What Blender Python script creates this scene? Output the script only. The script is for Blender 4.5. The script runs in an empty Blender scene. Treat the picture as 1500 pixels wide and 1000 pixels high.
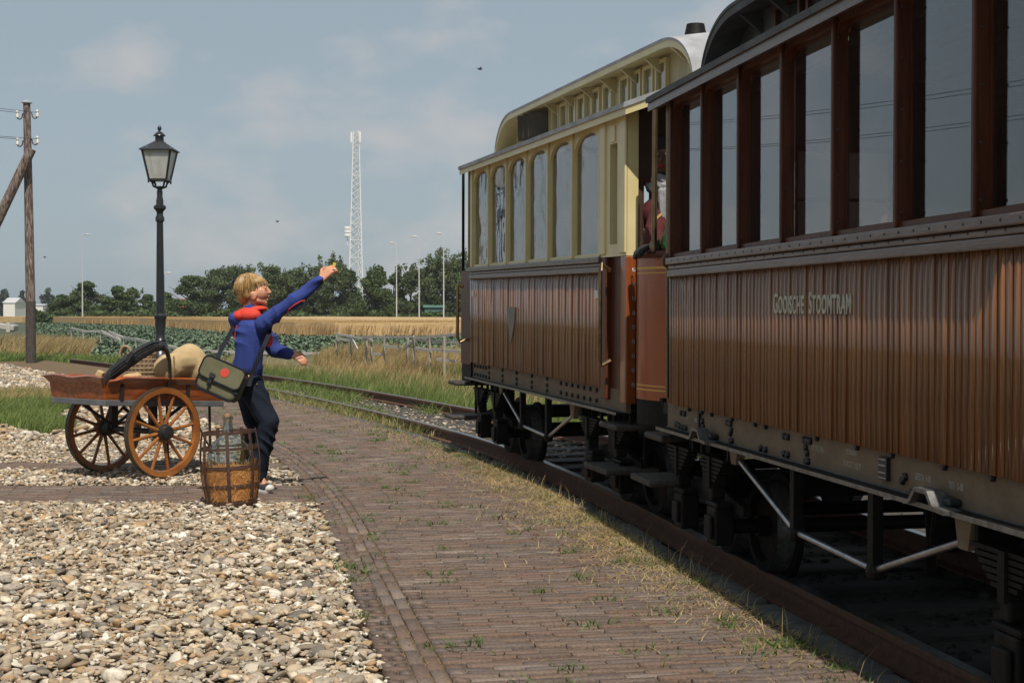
import bpy, bmesh, math, random
import numpy as np
from mathutils import Vector, Matrix, Euler
random.seed(7); rng = np.random.default_rng(7)
R = math.radians
scene = bpy.context.scene
COL = scene.collection

# ------------------------------------------------------------------ camera, sky, sun, exposure
CAM_H, FOC = 1.25, 2100.0          # camera height in metres; focal length in pixels of a 1500 px wide picture
cam_data = bpy.data.cameras.new('camera'); cam = bpy.data.objects.new('camera', cam_data); COL.objects.link(cam)
cam.location = (0, 0, CAM_H); cam.rotation_euler = (R(90 - 1.173), 0, 0)
cam_data.sensor_width = 36.0; cam_data.lens = 36.0 * FOC / 1500.0
cam_data.clip_start = 0.1; cam_data.clip_end = 5000
scene.camera = cam
scene.view_settings.view_transform = 'Standard'; scene.view_settings.look = 'None'
scene.view_settings.gamma = 1.0; scene.view_settings.use_curve_mapping = False
scene.view_settings.exposure = 0.0
try:
    scene.cycles.max_bounces = 10; scene.cycles.transparent_max_bounces = 12
except Exception: pass

SUN_EL, SUN_AZ = 58.0, 11.5        # elevation; degrees to the right of straight behind the camera
sdir = Vector((math.sin(R(SUN_AZ)) * math.cos(R(SUN_EL)), -math.cos(R(SUN_AZ)) * math.cos(R(SUN_EL)), math.sin(R(SUN_EL))))
ld = bpy.data.lights.new('sun', 'SUN'); ld.energy = 5.0; ld.angle = R(0.5); ld.color = (1.0, 0.94, 0.84)
lo = bpy.data.objects.new('sun', ld); COL.objects.link(lo)
lo.rotation_euler = (-sdir).to_track_quat('-Z', 'Y').to_euler(); lo.location = (0, -5, 30)

world = bpy.data.worlds.new('World'); scene.world = world; world.use_nodes = True
nt = world.node_tree; nt.nodes.clear()
def N(t, kind, **kw):
    n = t.nodes.new(kind)
    for k, v in kw.items(): setattr(n, k, v)
    return n
out = N(nt, 'ShaderNodeOutputWorld'); bg = N(nt, 'ShaderNodeBackground'); bg.inputs[1].default_value = 0.082
sky = N(nt, 'ShaderNodeTexSky', sky_type='NISHITA'); sky.sun_disc = False
sky.sun_elevation = R(SUN_EL); sky.sun_rotation = math.atan2(sdir.x, sdir.y)
sky.air_density = 1.0; sky.dust_density = 1.2; sky.ozone_density = 1.0
hsv = N(nt, 'ShaderNodeHueSaturation'); hsv.inputs['Saturation'].default_value = 0.55; hsv.inputs['Value'].default_value = 0.85
nt.links.new(sky.outputs[0], hsv.inputs['Color'])
veil = N(nt, 'ShaderNodeMixRGB'); veil.inputs[0].default_value = 0.6; veil.inputs[2].default_value = (4.5, 5.75, 6.6, 1)   # thin high cloud
nt.links.new(hsv.outputs[0], veil.inputs[1])
tc = N(nt, 'ShaderNodeTexCoord'); mp = N(nt, 'ShaderNodeMapping'); mp.inputs['Scale'].default_value = (1, 1, 2.0)
mp.inputs['Location'].default_value = (3.35, 0.4, 0.1)
nt.links.new(tc.outputs['Generated'], mp.inputs[0])
nz = N(nt, 'ShaderNodeTexNoise'); nz.inputs['Scale'].default_value = 6.5; nz.inputs['Detail'].default_value = 7; nz.inputs['Roughness'].default_value = 0.52
nt.links.new(mp.outputs[0], nz.inputs['Vector'])
rp = N(nt, 'ShaderNodeValToRGB'); rp.color_ramp.elements[0].position = 0.52; rp.color_ramp.elements[1].position = 0.66
nt.links.new(nz.outputs[0], rp.inputs[0])
mul = N(nt, 'ShaderNodeMath', operation='MULTIPLY'); mul.inputs[1].default_value = 0.7
nt.links.new(rp.outputs[0], mul.inputs[0])
mx = N(nt, 'ShaderNodeMixRGB'); mx.inputs[2].default_value = (6.7, 6.5, 6.45, 1)
nt.links.new(mul.outputs[0], mx.inputs[0]); nt.links.new(veil.outputs[0], mx.inputs[1])
nt.links.new(mx.outputs[0], bg.inputs[0]); nt.links.new(bg.outputs[0], out.inputs[0])

# ------------------------------------------------------------------ helpers
def P(px, py, Y):
    """point at depth Y that a reading (px, py) of the 1500 x 1000 photograph corresponds to"""
    return Vector(((px - 750) / FOC * Y, Y, CAM_H - (py - 457) / FOC * Y))

def tag(o, label=None, cat=None, group=None, kind=None):
    if label: o['label'] = label
    if cat: o['category'] = cat
    if group: o['group'] = group
    if kind: o['kind'] = kind
    return o
def empty(name, loc=(0, 0, 0), rz=0.0):
    o = bpy.data.objects.new(name, None); COL.objects.link(o); o.location = loc; o.rotation_euler = (0, 0, rz)
    o.empty_display_size = 0.2
    return o
def link(name, me, mat=None, parent=None, smooth=False):
    if mat is not None and not me.materials: me.materials.append(mat)
    o = bpy.data.objects.new(name, me); COL.objects.link(o)
    if parent is not None: o.parent = parent
    if smooth: me.polygons.foreach_set('use_smooth', [True] * len(me.polygons))
    return o
def copy_tree(o, parent=None):
    c = o.copy(); COL.objects.link(c)
    if parent is not None: c.parent = parent
    for ch in list(o.children): copy_tree(ch, c)
    return c
def bevel(o, w=0.004, seg=1):
    m = o.modifiers.new('bevel', 'BEVEL'); m.width = w; m.segments = seg; m.limit_method = 'ANGLE'; m.angle_limit = R(40)
    return o

class MB:
    def __init__(s): s.v = []; s.f = []
    def add(s, vs, fs):
        b = len(s.v); s.v += [tuple(v) for v in vs]; s.f += [tuple(i + b for i in f) for f in fs]; return s
    def box(s, a, b, M=None):
        x0, y0, z0 = a; x1, y1, z1 = b
        x0, x1 = min(x0, x1), max(x0, x1); y0, y1 = min(y0, y1), max(y0, y1); z0, z1 = min(z0, z1), max(z0, z1)
        vs = [Vector(p) for p in ((x0,y0,z0),(x1,y0,z0),(x1,y1,z0),(x0,y1,z0),(x0,y0,z1),(x1,y0,z1),(x1,y1,z1),(x0,y1,z1))]
        if M is not None: vs = [M @ p for p in vs]
        return s.add(vs, [(0,3,2,1),(4,5,6,7),(0,1,5,4),(1,2,6,5),(2,3,7,6),(3,0,4,7)])
    def bar(s, p0, p1, w, h, up=(0, 0, 1)):
        p0 = Vector(p0); p1 = Vector(p1); d = (p1 - p0); L = d.length; d.normalize(); up = Vector(up)
        if abs(d.dot(up)) > .98: up = Vector((1, 0, 0))
        sd = d.cross(up).normalized(); u = sd.cross(d)
        M = Matrix((sd, d, u)).transposed().to_4x4(); M.translation = p0
        return s.box((-w / 2, 0, -h / 2), (w / 2, L, h / 2), M)
    def tube(s, pts, r, n=8, cap=True, sq=(1, 1), up=None):
        pts = [Vector(p) for p in pts]; k = len(pts)
        rs = r if isinstance(r, (list, tuple)) else [r] * k
        t0 = (pts[1] - pts[0]).normalized()
        ref = Vector(up) if up else (Vector((0, 0, 1)) if abs(t0.z) < .9 else Vector((1, 0, 0)))
        u = (ref - t0 * ref.dot(t0)).normalized(); vs = []; fs = []
        for i, p in enumerate(pts):
            t = ((pts[min(i + 1, k - 1)] - pts[max(i - 1, 0)])).normalized()
            u = (u - t * u.dot(t)).normalized(); w = t.cross(u)
            for j in range(n):
                a = 2 * math.pi * j / n
                vs.append(p + u * (math.cos(a) * rs[i] * sq[0]) + w * (math.sin(a) * rs[i] * sq[1]))
        for i in range(k - 1):
            for j in range(n):
                fs.append((i*n+j, i*n+(j+1)%n, (i+1)*n+(j+1)%n, (i+1)*n+j))
        if cap: fs += [tuple(range(n - 1, -1, -1)), tuple((k-1)*n + j for j in range(n))]
        return s.add(vs, fs)
    def lathe(s, prof, n=16, M=None, rot=0.0):
        vs = []; fs = []; k = len(prof)
        for r_, z in prof:
            for j in range(n):
                a = 2 * math.pi * j / n + rot
                p = Vector((r_ * math.cos(a), r_ * math.sin(a), z)); vs.append(M @ p if M is not None else p)
        for i in range(k - 1):
            for j in range(n): fs.append((i*n+j, i*n+(j+1)%n, (i+1)*n+(j+1)%n, (i+1)*n+j))
        fs += [tuple(range(n - 1, -1, -1)), tuple((k-1)*n + j for j in range(n))]
        return s.add(vs, fs)
    def prism(s, poly, d0, d1, f):
        """poly: 2-D points; f(a, b, d) -> 3-D point; extruded between d0 and d1"""
        n = len(poly); vs = [f(a, b, d0) for a, b in poly] + [f(a, b, d1) for a, b in poly]
        fs = [tuple(range(n - 1, -1, -1)), tuple(range(n, 2 * n))] + [(i, (i+1)%n, n+(i+1)%n, n+i) for i in range(n)]
        return s.add(vs, fs)
    def ring(s, outer, inner, d0, d1, f):
        n = len(outer)
        vs = [f(*p, d0) for p in outer] + [f(*p, d0) for p in inner] + [f(*p, d1) for p in outer] + [f(*p, d1) for p in inner]
        fs = []
        for i in range(n):
            j = (i + 1) % n
            fs += [(i, j, n+j, n+i), (2*n+i, 3*n+i, 3*n+j, 2*n+j), (i, 2*n+i, 2*n+j, j), (n+i, n+j, 3*n+j, 3*n+i)]
        return s.add(vs, fs)
    def sphere(s, c, r, nu=10, nv=7, M=None):
        rx, ry, rz = r if isinstance(r, (tuple, list)) else (r, r, r); c = Vector(c); vs = [Vector((0, 0, -rz))]; fs = []
        for i in range(1, nv):
            ph = -math.pi / 2 + math.pi * i / nv
            for j in range(nu):
                a = 2 * math.pi * j / nu
                vs.append(Vector((rx*math.cos(ph)*math.cos(a), ry*math.cos(ph)*math.sin(a), rz*math.sin(ph))))
        vs.append(Vector((0, 0, rz))); top = len(vs) - 1
        for j in range(nu): fs.append((0, 1 + (j+1)%nu, 1 + j))
        for i in range(nv - 2):
            for j in range(nu): a = 1+i*nu; fs.append((a+j, a+(j+1)%nu, a+nu+(j+1)%nu, a+nu+j))
        a = 1 + (nv-2)*nu
        for j in range(nu): fs.append((a+j, a+(j+1)%nu, top))
        if M is not None: vs = [M @ p for p in vs]
        return s.add([p + c for p in vs], fs)
    def capsule(s, p0, r0, p1, r1, n=12, flat=None):
        p0 = Vector(p0); p1 = Vector(p1); d = (p1 - p0).normalized(); pts = []; rs = []
        for a in (-80, -55, -25): pts.append(p0 + d * r0 * math.sin(R(a))); rs.append(r0 * math.cos(R(a)))
        pts += [p0, p1]; rs += [r0, r1]
        for a in (25, 55, 80): pts.append(p1 + d * r1 * math.sin(R(a))); rs.append(r1 * math.cos(R(a)))
        return s.tube(pts, rs, n)
    def mesh(s, name):
        me = bpy.data.meshes.new(name); me.from_pydata([tuple(v) for v in s.v], [], s.f); me.update()
        if len(s.f) < 4000:                                        # outward normals
            bm = bmesh.new(); bm.from_mesh(me); bmesh.ops.recalc_face_normals(bm, faces=bm.faces); bm.to_mesh(me); bm.free()
        return me
    def build(s, name, mat, parent=None, smooth=False):
        me = s.mesh(name)
        o = link(name, me, mat, parent)
        if smooth:
            me.polygons.foreach_set('use_smooth', [True] * len(me.polygons))
            try: me.set_sharp_from_angle(angle=R(38))
            except Exception: pass
        return o

def blob(name, mb, voxel, mat, parent=None, smooth=2, shape=None):
    """fuse overlapping closed shapes into one continuous skin"""
    tmp = bpy.data.objects.new('tmp', mb.mesh('tmp')); COL.objects.link(tmp)
    bm = bmesh.new(); bm.from_mesh(tmp.data); bmesh.ops.recalc_face_normals(bm, faces=bm.faces); bm.to_mesh(tmp.data); bm.free()
    m = tmp.modifiers.new('r', 'REMESH'); m.mode = 'VOXEL'; m.voxel_size = voxel
    if smooth:
        m = tmp.modifiers.new('s', 'SMOOTH'); m.iterations = smooth; m.factor = 0.5
    dg = bpy.context.evaluated_depsgraph_get(); dg.update()
    me = bpy.data.meshes.new_from_object(tmp.evaluated_get(dg)); me.name = name
    old = tmp.data; bpy.data.objects.remove(tmp); bpy.data.meshes.remove(old)
    if shape: shape(me)
    me.materials.clear()
    return link(name, me, mat, parent, smooth=True)

def np_mesh(name, verts, faces_quads=None, faces_tris=None, smooth=False):
    """fast mesh from arrays"""
    me = bpy.data.meshes.new(name); verts = np.asarray(verts, np.float32)
    me.vertices.add(len(verts)); me.vertices.foreach_set('co', verts.ravel())
    loops = []; starts = []; n = 0
    if faces_quads is not None and len(faces_quads):
        q = np.asarray(faces_quads, np.int32); loops.append(q.ravel()); starts.append(np.arange(len(q)) * 4); n = q.size
    if faces_tris is not None and len(faces_tris):
        t = np.asarray(faces_tris, np.int32); loops.append(t.ravel()); starts.append(n + np.arange(len(t)) * 3)
    loops = np.concatenate(loops); starts = np.concatenate(starts).astype(np.int32)
    me.loops.add(len(loops)); me.loops.foreach_set('vertex_index', loops)
    me.polygons.add(len(starts)); me.polygons.foreach_set('loop_start', starts)
    if smooth: me.polygons.foreach_set('use_smooth', np.ones(len(starts), bool))
    me.update(calc_edges=True); return me

# ------------------------------------------------------------------ materials
def mat(name, c1, c2=None, rough=0.6, metal=0.0, scale=8.0, stretch=(1, 1, 1), bump=0.0, bscale=None, coat=0.0, coat_rough=0.1,
        detail=5.0, isl=0.0, spec=0.5, rvar=0.0, coords='Object', ramp=(0.35, 0.68), coat_ior=1.5):
    m = bpy.data.materials.new(name); m.use_nodes = True; t = m.node_tree; b = t.nodes['Principled BSDF']
    b.inputs['Roughness'].default_value = rough; b.inputs['Metallic'].default_value = metal
    b.inputs['Coat Weight'].default_value = coat; b.inputs['Coat IOR'].default_value = coat_ior; b.inputs['Coat Roughness'].default_value = coat_rough
    b.inputs['Specular IOR Level'].default_value = spec
    if c2 is None: c2 = tuple(x * 0.75 for x in c1)
    tc = N(t, 'ShaderNodeTexCoord'); mp = N(t, 'ShaderNodeMapping'); mp.inputs['Scale'].default_value = stretch
    t.links.new(tc.outputs[coords], mp.inputs[0])
    nz = N(t, 'ShaderNodeTexNoise'); nz.inputs['Scale'].default_value = scale; nz.inputs['Detail'].default_value = detail; nz.inputs['Roughness'].default_value = 0.6
    t.links.new(mp.outputs[0], nz.inputs['Vector'])
    rp = N(t, 'ShaderNodeValToRGB'); e = rp.color_ramp.elements
    e[0].position, e[1].position = ramp; e[0].color = (*c1, 1); e[1].color = (*c2, 1)
    t.links.new(nz.outputs[0], rp.inputs[0]); colr = rp.outputs[0]
    if isl > 0:
        g = N(t, 'ShaderNodeNewGeometry'); oi = N(t, 'ShaderNodeObjectInfo')
        ad = N(t, 'ShaderNodeMath', operation='ADD'); fr = N(t, 'ShaderNodeMath', operation='FRACT')
        t.links.new(g.outputs['Random Per Island'], ad.inputs[0]); t.links.new(oi.outputs['Random'], ad.inputs[1]); t.links.new(ad.outputs[0], fr.inputs[0])
        mr = N(t, 'ShaderNodeMapRange'); mr.inputs[3].default_value = 1 - isl; mr.inputs[4].default_value = 1 + isl
        t.links.new(fr.outputs[0], mr.inputs[0])
        mv = N(t, 'ShaderNodeVectorMath', operation='MULTIPLY'); t.links.new(colr, mv.inputs[0]); t.links.new(mr.outputs[0], mv.inputs[1]); colr = mv.outputs[0]
    t.links.new(colr, b.inputs['Base Color'])
    if rvar > 0:
        mr = N(t, 'ShaderNodeMapRange'); mr.inputs[3].default_value = max(0.02, rough - rvar); mr.inputs[4].default_value = min(1, rough + rvar)
        t.links.new(nz.outputs[0], mr.inputs[0]); t.links.new(mr.outputs[0], b.inputs['Roughness'])
    if bump > 0:
        n2 = N(t, 'ShaderNodeTexNoise'); n2.inputs['Scale'].default_value = bscale or scale * 3; n2.inputs['Detail'].default_value = 4
        t.links.new(mp.outputs[0], n2.inputs['Vector'])
        bp = N(t, 'ShaderNodeBump'); bp.inputs['Strength'].default_value = bump; bp.inputs['Distance'].default_value = 0.01
        t.links.new(n2.outputs[0], bp.inputs['Height']); t.links.new(bp.outputs[0], b.inputs['Normal'])
        if coat > 0:
            bp2 = N(t, 'ShaderNodeBump'); bp2.inputs['Strength'].default_value = bump * .35; bp2.inputs['Distance'].default_value = 0.01
            t.links.new(n2.outputs[0], bp2.inputs['Height']); t.links.new(bp2.outputs[0], b.inputs['Coat Normal'])
    return m
def palette(name, cols, rough=0.7, nscale=20, namt=0.5, bump=0.3, transl=0.0, spec=0.4):
    """one colour per island / object picked from a list, then mottled"""
    m = bpy.data.materials.new(name); m.use_nodes = True; t = m.node_tree; b = t.nodes['Principled BSDF']
    b.inputs['Roughness'].default_value = rough; b.inputs['Specular IOR Level'].default_value = spec
    g = N(t, 'ShaderNodeNewGeometry'); oi = N(t, 'ShaderNodeObjectInfo')
    ad = N(t, 'ShaderNodeMath', operation='ADD'); fr = N(t, 'ShaderNodeMath', operation='FRACT')
    t.links.new(g.outputs['Random Per Island'], ad.inputs[0]); t.links.new(oi.outputs['Random'], ad.inputs[1]); t.links.new(ad.outputs[0], fr.inputs[0])
    rp = N(t, 'ShaderNodeValToRGB'); cr = rp.color_ramp; cr.interpolation = 'LINEAR'
    for i, c in enumerate(cols):
        e = cr.elements[i] if i < 2 else cr.elements.new(0.5)
    k = len(cols)
    for i, c in enumerate(cols): cr.elements[i].position = i / (k - 1); 
    for i, c in enumerate(cols): cr.elements[i].color = (*c, 1)
    t.links.new(fr.outputs[0], rp.inputs[0])
    tc = N(t, 'ShaderNodeTexCoord'); nz = N(t, 'ShaderNodeTexNoise'); nz.inputs['Scale'].default_value = nscale; nz.inputs['Detail'].default_value = 5
    t.links.new(tc.outputs['Object'], nz.inputs['Vector'])
    mr = N(t, 'ShaderNodeMapRange'); mr.inputs[1].default_value = .3; mr.inputs[2].default_value = .7
    mr.inputs[3].default_value = 1 - namt; mr.inputs[4].default_value = 1 + namt * .6
    t.links.new(nz.outputs[0], mr.inputs[0])
    mv = N(t, 'ShaderNodeVectorMath', operation='MULTIPLY'); t.links.new(rp.outputs[0], mv.inputs[0]); t.links.new(mr.outputs[0], mv.inputs[1])
    t.links.new(mv.outputs[0], b.inputs['Base Color'])
    if bump > 0:
        bp = N(t, 'ShaderNodeBump'); bp.inputs['Strength'].default_value = bump; bp.inputs['Distance'].default_value = .01
        t.links.new(nz.outputs[0], bp.inputs['Height']); t.links.new(bp.outputs[0], b.inputs['Normal'])
    if transl > 0:
        o = t.nodes['Material Output']; tr = N(t, 'ShaderNodeBsdfTranslucent'); ms = N(t, 'ShaderNodeMixShader'); ms.inputs[0].default_value = transl
        t.links.new(mv.outputs[0], tr.inputs[0]); t.links.new(b.outputs[0], ms.inputs[1]); t.links.new(tr.outputs[0], ms.inputs[2]); t.links.new(ms.outputs[0], o.inputs[0])
    return m
def glass(name, tint=(1, 1, 1), ior=1.5, rough=0.0, wave=0.0, wscale=6):
    m = bpy.data.materials.new(name); m.use_nodes = True; t = m.node_tree; b = t.nodes['Principled BSDF']
    b.inputs['Base Color'].default_value = (*tint, 1); b.inputs['Transmission Weight'].default_value = 1.0
    b.inputs['Roughness'].default_value = rough; b.inputs['IOR'].default_value = ior
    if wave > 0:
        tc = N(t, 'ShaderNodeTexCoord'); nz = N(t, 'ShaderNodeTexNoise'); nz.inputs['Scale'].default_value = wscale; nz.inputs['Detail'].default_value = 1.0
        t.links.new(tc.outputs['Object'], nz.inputs['Vector'])
        bp = N(t, 'ShaderNodeBump'); bp.inputs['Strength'].default_value = wave; bp.inputs['Distance'].default_value = .02
        t.links.new(nz.outputs[0], bp.inputs['Height']); t.links.new(bp.outputs[0], b.inputs['Normal'])
    return m

def thin_glass(name, tint=(.9, .95, .93), rough=0.02):
    """sheet glass thin enough not to bend what is behind it"""
    m = bpy.data.materials.new(name); m.use_nodes = True; t = m.node_tree; o = t.nodes['Material Output']; t.nodes.remove(t.nodes['Principled BSDF'])
    tr = N(t, 'ShaderNodeBsdfTransparent'); tr.inputs[0].default_value = (*tint, 1); gl = N(t, 'ShaderNodeBsdfGlossy'); gl.inputs['Roughness'].default_value = rough
    lw = N(t, 'ShaderNodeLayerWeight'); lw.inputs[0].default_value = .5; pw = N(t, 'ShaderNodeMath', operation='POWER'); pw.inputs[1].default_value = 3.5; ms = N(t, 'ShaderNodeMixShader')
    mr = N(t, 'ShaderNodeMapRange'); mr.inputs[3].default_value = .24; mr.inputs[4].default_value = .9
    t.links.new(lw.outputs['Facing'], pw.inputs[0]); t.links.new(pw.outputs[0], mr.inputs[0]); t.links.new(mr.outputs[0], ms.inputs[0]); t.links.new(tr.outputs[0], ms.inputs[1]); t.links.new(gl.outputs[0], ms.inputs[2]); t.links.new(ms.outputs[0], o.inputs[0])
    return m
# ------------------------------------------------------------------ track curve: near rail line, bending left with distance
_Y = np.arange(-8, 46.01, 0.05)
_h = np.radians(10.5 + 1.4 * np.clip(_Y - 8.6, 0, 7.4) + 0.5 * np.clip(_Y - 16, 0, 22))
_x = np.concatenate([[0], -np.cumsum(np.tan(_h[:-1]) * 0.05)]); _x += 2.53 - np.interp(0, _Y, _x)
_s = np.concatenate([[0], np.cumsum(0.05 / np.cos(_h[:-1]))])
GAUGE = 1.25
def curve(s, off):
    """s: arclength(s), off: metres to the left of the near rail -> x, y arrays and headings"""
    y = np.interp(s, _s, _Y); x = np.interp(s, _s, _x); h = np.interp(s, _s, _h)
    return x - off * np.cos(h), y - off * np.sin(h), h
def s_at(Y): return float(np.interp(Y, _Y, _s))
def railz(Y): return float(np.interp(Y, [8, 13], [0.0, 0.05]))
_ex, _ey, _ = curve(_s, 2.03)
def edge_x(Y): return np.interp(Y, _ey, _ex)            # left edge of the brick platform
_bx, _by, _ = curve(_s, -GAUGE - 1.0)
def verge_x(Y): return np.interp(Y, _by, _bx)           # right side of the ballast

def strip(name, offs, s0, s1, step, z, material, **k):
    """a ribbon that follows the track; offs and z are lists across it"""
    ss = np.arange(s0, s1 + 1e-6, step); V = []; F = []; n = len(offs)
    for s in ss:
        for o_, z_ in zip(offs, z):
            x, y, h = curve(s, o_); V.append((float(x), float(y), z_ + railz(float(y)) * k.get('rise', 0)))
    for i in range(len(ss) - 1):
        for j in range(n - 1): F.append((i*n+j, i*n+j+1, (i+1)*n+j+1, (i+1)*n+j))
    me = bpy.data.meshes.new(name); me.from_pydata(V, [], F); me.update()
    return link(name, me, material, k.get('parent'))

# ------------------------------------------------------------------ ground
M_soil = mat('soil', (.10, .075, .048), (.17, .13, .085), rough=.95, scale=3, bump=.5, bscale=30)
M_dirt = mat('dry_dirt', (.21, .145, .10), (.30, .22, .155), rough=.95, scale=5, bump=.6, bscale=40)
M_meadow = mat('meadow_ground', (.06, .075, .022), (.14, .13, .05), rough=.95, scale=.35, bump=.5, bscale=4)
M_cobble_bed = mat('cobble_bed_earth', (.075, .058, .038), (.13, .10, .07), rough=.95, scale=20, bump=.5)

gp = 60; gs = np.concatenate([np.linspace(-2500, -120, 12), np.linspace(-100, 100, 36), np.linspace(120, 2500, 12)])
V = [(x, y + 40, -0.2) for y in gs for x in gs]; n = len(gs)
F = [(i*n+j, i*n+j+1, (i+1)*n+j+1, (i+1)*n+j) for i in range(n - 1) for j in range(n - 1)]
me = bpy.data.meshes.new('ground'); me.from_pydata(V, [], F); me.update()
tag(link('ground', me, M_meadow), kind='structure')

def sheet(name, poly, z, material, sub=0):
    bm = bmesh.new(); vs = [bm.verts.new((x, y, z)) for x, y in poly]; bm.faces.new(vs)
    bmesh.ops.triangulate(bm, faces=bm.faces)
    me = bpy.data.meshes.new(name); bm.to_mesh(me); bm.free()
    if me.polygons and me.polygons[0].normal.z < 0: me.flip_normals()
    return tag(link(name, me, material), kind='structure')
ys = np.arange(-6, 38.1, 1.0)
sheet('cobble_yard_ground', [(-16, -6)] + [(float(edge_x(y)) + .04, y) for y in ys] + [(-26, 40), (-26, -6)], -0.035, M_cobble_bed)
vy = np.arange(-6, 40.1, 1.0)
sheet('grass_verge_ground', [(float(verge_x(y)), y) for y in vy] + [(-9, 44.5), (14, 44.5), (40, 40), (40, -6)], -0.09, mat('verge_ground', (.055, .07, .02), (.16, .125, .06), rough=.95, scale=1.2, bump=.6, bscale=14))
sheet('dirt_path', [(-9.4, 33.5), (-6.0, 31), (-3.2, 27.9), (-1.5, 25.3), (-.6, 23.5), (-.1, 21.5), (1.2, 22.1), (.9, 24.4), (.2, 26.6), (-1.6, 30.0), (-4.9, 34), (-8.8, 37)], -0.06, M_dirt)
sheet('wheat_field_ground', [(-12, 74), (-60, 190), (-150, 190), (-150, 196), (90, 196), (90, 74)], -0.10, M_soil)
sheet('cabbage_field_ground', [(-17, 41), (-46, 66), (-75, 193), (60, 193), (60, 45), (-6, 45)], -0.11, mat('field_soil', (.035, .05, .028), (.07, .075, .045), rough=.95, scale=2))

# ------------------------------------------------------------------ brick platform
BRICK = [(.135, .084, .060), (.165, .112, .082), (.105, .078, .066), (.140, .090, .068), (.21, .16, .128), (.115, .09, .08), (.140, .102, .082), (.165, .125, .10), (.15, .094, .068), (.132, .095, .075)]
M_brick = palette('platform_brick', BRICK, rough=.85, nscale=60, namt=.38, bump=.5)
M_joint = mat('joint_earth', (.075, .055, .036), (.19, .115, .045), rough=.95, scale=24, bump=.8, bscale=160)
M_kerb = mat('kerb_concrete', (.055, .053, .05), (.10, .096, .09), rough=.9, scale=14, bump=.4)
platform = strip('brick_platform', [.38, .39, 2.02, 2.025], 0, s_at(37.5), .4, [-.16, -.0095, -.0095, -.06], M_joint)
tag(platform, kind='structure')

TB = np.array([[-.5,-.5,-1],[.5,-.5,-1],[.5,.5,-1],[-.5,.5,-1],[-.5,-.5,-.07],[.5,-.5,-.07],[.5,.5,-.07],[-.5,.5,-.07],
               [-.488,-.455,0],[.488,-.455,0],[.488,.455,0],[-.488,.455,0]])
TBF = np.array([[0,1,5,4],[1,2,6,5],[2,3,7,6],[3,0,4,7],[4,5,9,8],[5,6,10,9],[6,7,11,10],[7,4,8,11],[8,9,10,11]])
bricks = []                        # x, y, z, yaw, length, width
def rows(off0, off1, s0, s1, pitch, length, gap):
    s = s0; i = 0
    while s < s1:
        o_ = off0 - (length / 2 if i % 2 else 0) + rng.uniform(-.01, .01)
        while o_ < off1 - .02:
            a = max(o_, off0); b = min(o_ + length, off1)
            if b - a > .03:
                x, y, h = curve(s + rng.normal(0, .0022), (a + b) / 2)
                bricks.append((float(x), float(y), rng.normal(0, .0030), float(h) + rng.normal(0, .010), b - a - gap, pitch - .0055 + rng.normal(0, .0018)))
            o_ += length
        s += pitch; i += 1
sA, sB = s_at(3.2), s_at(24)
rows(.40, 1.805, sA, sB, .0515, .205, .006)
rows(1.922, 2.022, sA, sB, .058, .10, .005)
for k_, oo in enumerate((1.836, 1.893)):                   # two edging lines laid lengthwise
    s = sA + .1 * k_
    while s < sB:
        x, y, h = curve(s, oo); bricks.append((float(x), float(y), rng.normal(0, .003), float(h) + math.pi / 2 + rng.normal(0, .008), .2, .05)); s += .207
def cross(y0, y1, x0):                                      # paths of brick that lead left across the cobbles
    yy = y0 + .03; i = 0
    while yy < y1:
        xr = float(edge_x(yy)) - .02; x = xr - .1 - (.1 if i % 2 else 0)
        while x > x0:
            bricks.append((x, yy + rng.normal(0, .003), rng.normal(0, .003) - .002, rng.normal(0, .012), .198, .053)); x -= .205
        yy += .06; i += 1
cross(9.45, 10.36, -6.2); cross(11.5, 11.95, -6.6)
sheet('cross_path', [(-7, 9.42), (float(edge_x(9.42)) + .02, 9.42), (float(edge_x(10.4)) + .02, 10.4), (-7, 10.4)], -0.0105, M_joint)
sheet('narrow_cross_path', [(-7, 11.47), (float(edge_x(11.47)) + .02, 11.47), (float(edge_x(11.98)) + .02, 11.98), (-7, 11.98)], -0.0105, M_joint)
bricks = np.array(bricks)
def seen(b): return (b[:, 1] > 4.86) & (np.abs(b[:, 0]) < .352 * b[:, 1])
order = np.argsort(np.where(seen(bricks), bricks[:, 1], 999)); near300 = order[:298]; rest = order[298:]
me_b = np_mesh('brick', TB * np.array([.198, .054, .06]), TBF); me_b.materials.append(M_brick)
for i in near300:
    x, y, z, h, L, W = bricks[i]
    o = bpy.data.objects.new('brick', me_b); COL.objects.link(o); o.parent = platform
    o.location = (x, y, z); o.rotation_euler = (rng.normal(0, .012), rng.normal(0, .008), h); o.scale = (L / .198, W / .054, 1)
def bake_bricks(idx, name, parent):
    b = bricks[idx]; n = len(b); v = TB[None] * np.stack([b[:, 4], b[:, 5], np.full(n, .06)], 1)[:, None, :]
    v[:, :, 2] += rng.normal(0, .0035, (n, 1)) * (TB[None, :, 0] * 1.2) * (TB[None, :, 2] > -.5)
    c, s_ = np.cos(b[:, 3])[:, None], np.sin(b[:, 3])[:, None]
    x = v[:, :, 0] * c - v[:, :, 1] * s_ + b[:, 0:1]; y = v[:, :, 0] * s_ + v[:, :, 1] * c + b[:, 1:2]; z = v[:, :, 2] + b[:, 2:3]
    me = np_mesh(name, np.stack([x, y, z], 2).reshape(-1, 3), (TBF[None] + 12 * np.arange(n)[:, None, None]).reshape(-1, 4))
    return tag(link(name, me, M_brick, parent), kind='stuff')
bake_bricks(rest, 'brick_paving', platform)
me_k = np_mesh('kerb_stone', TB * np.array([.58, .13, .3]) * np.array([1, 1, 1]), TBF)
me_k.materials.append(M_kerb); s = s_at(3.0)
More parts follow.
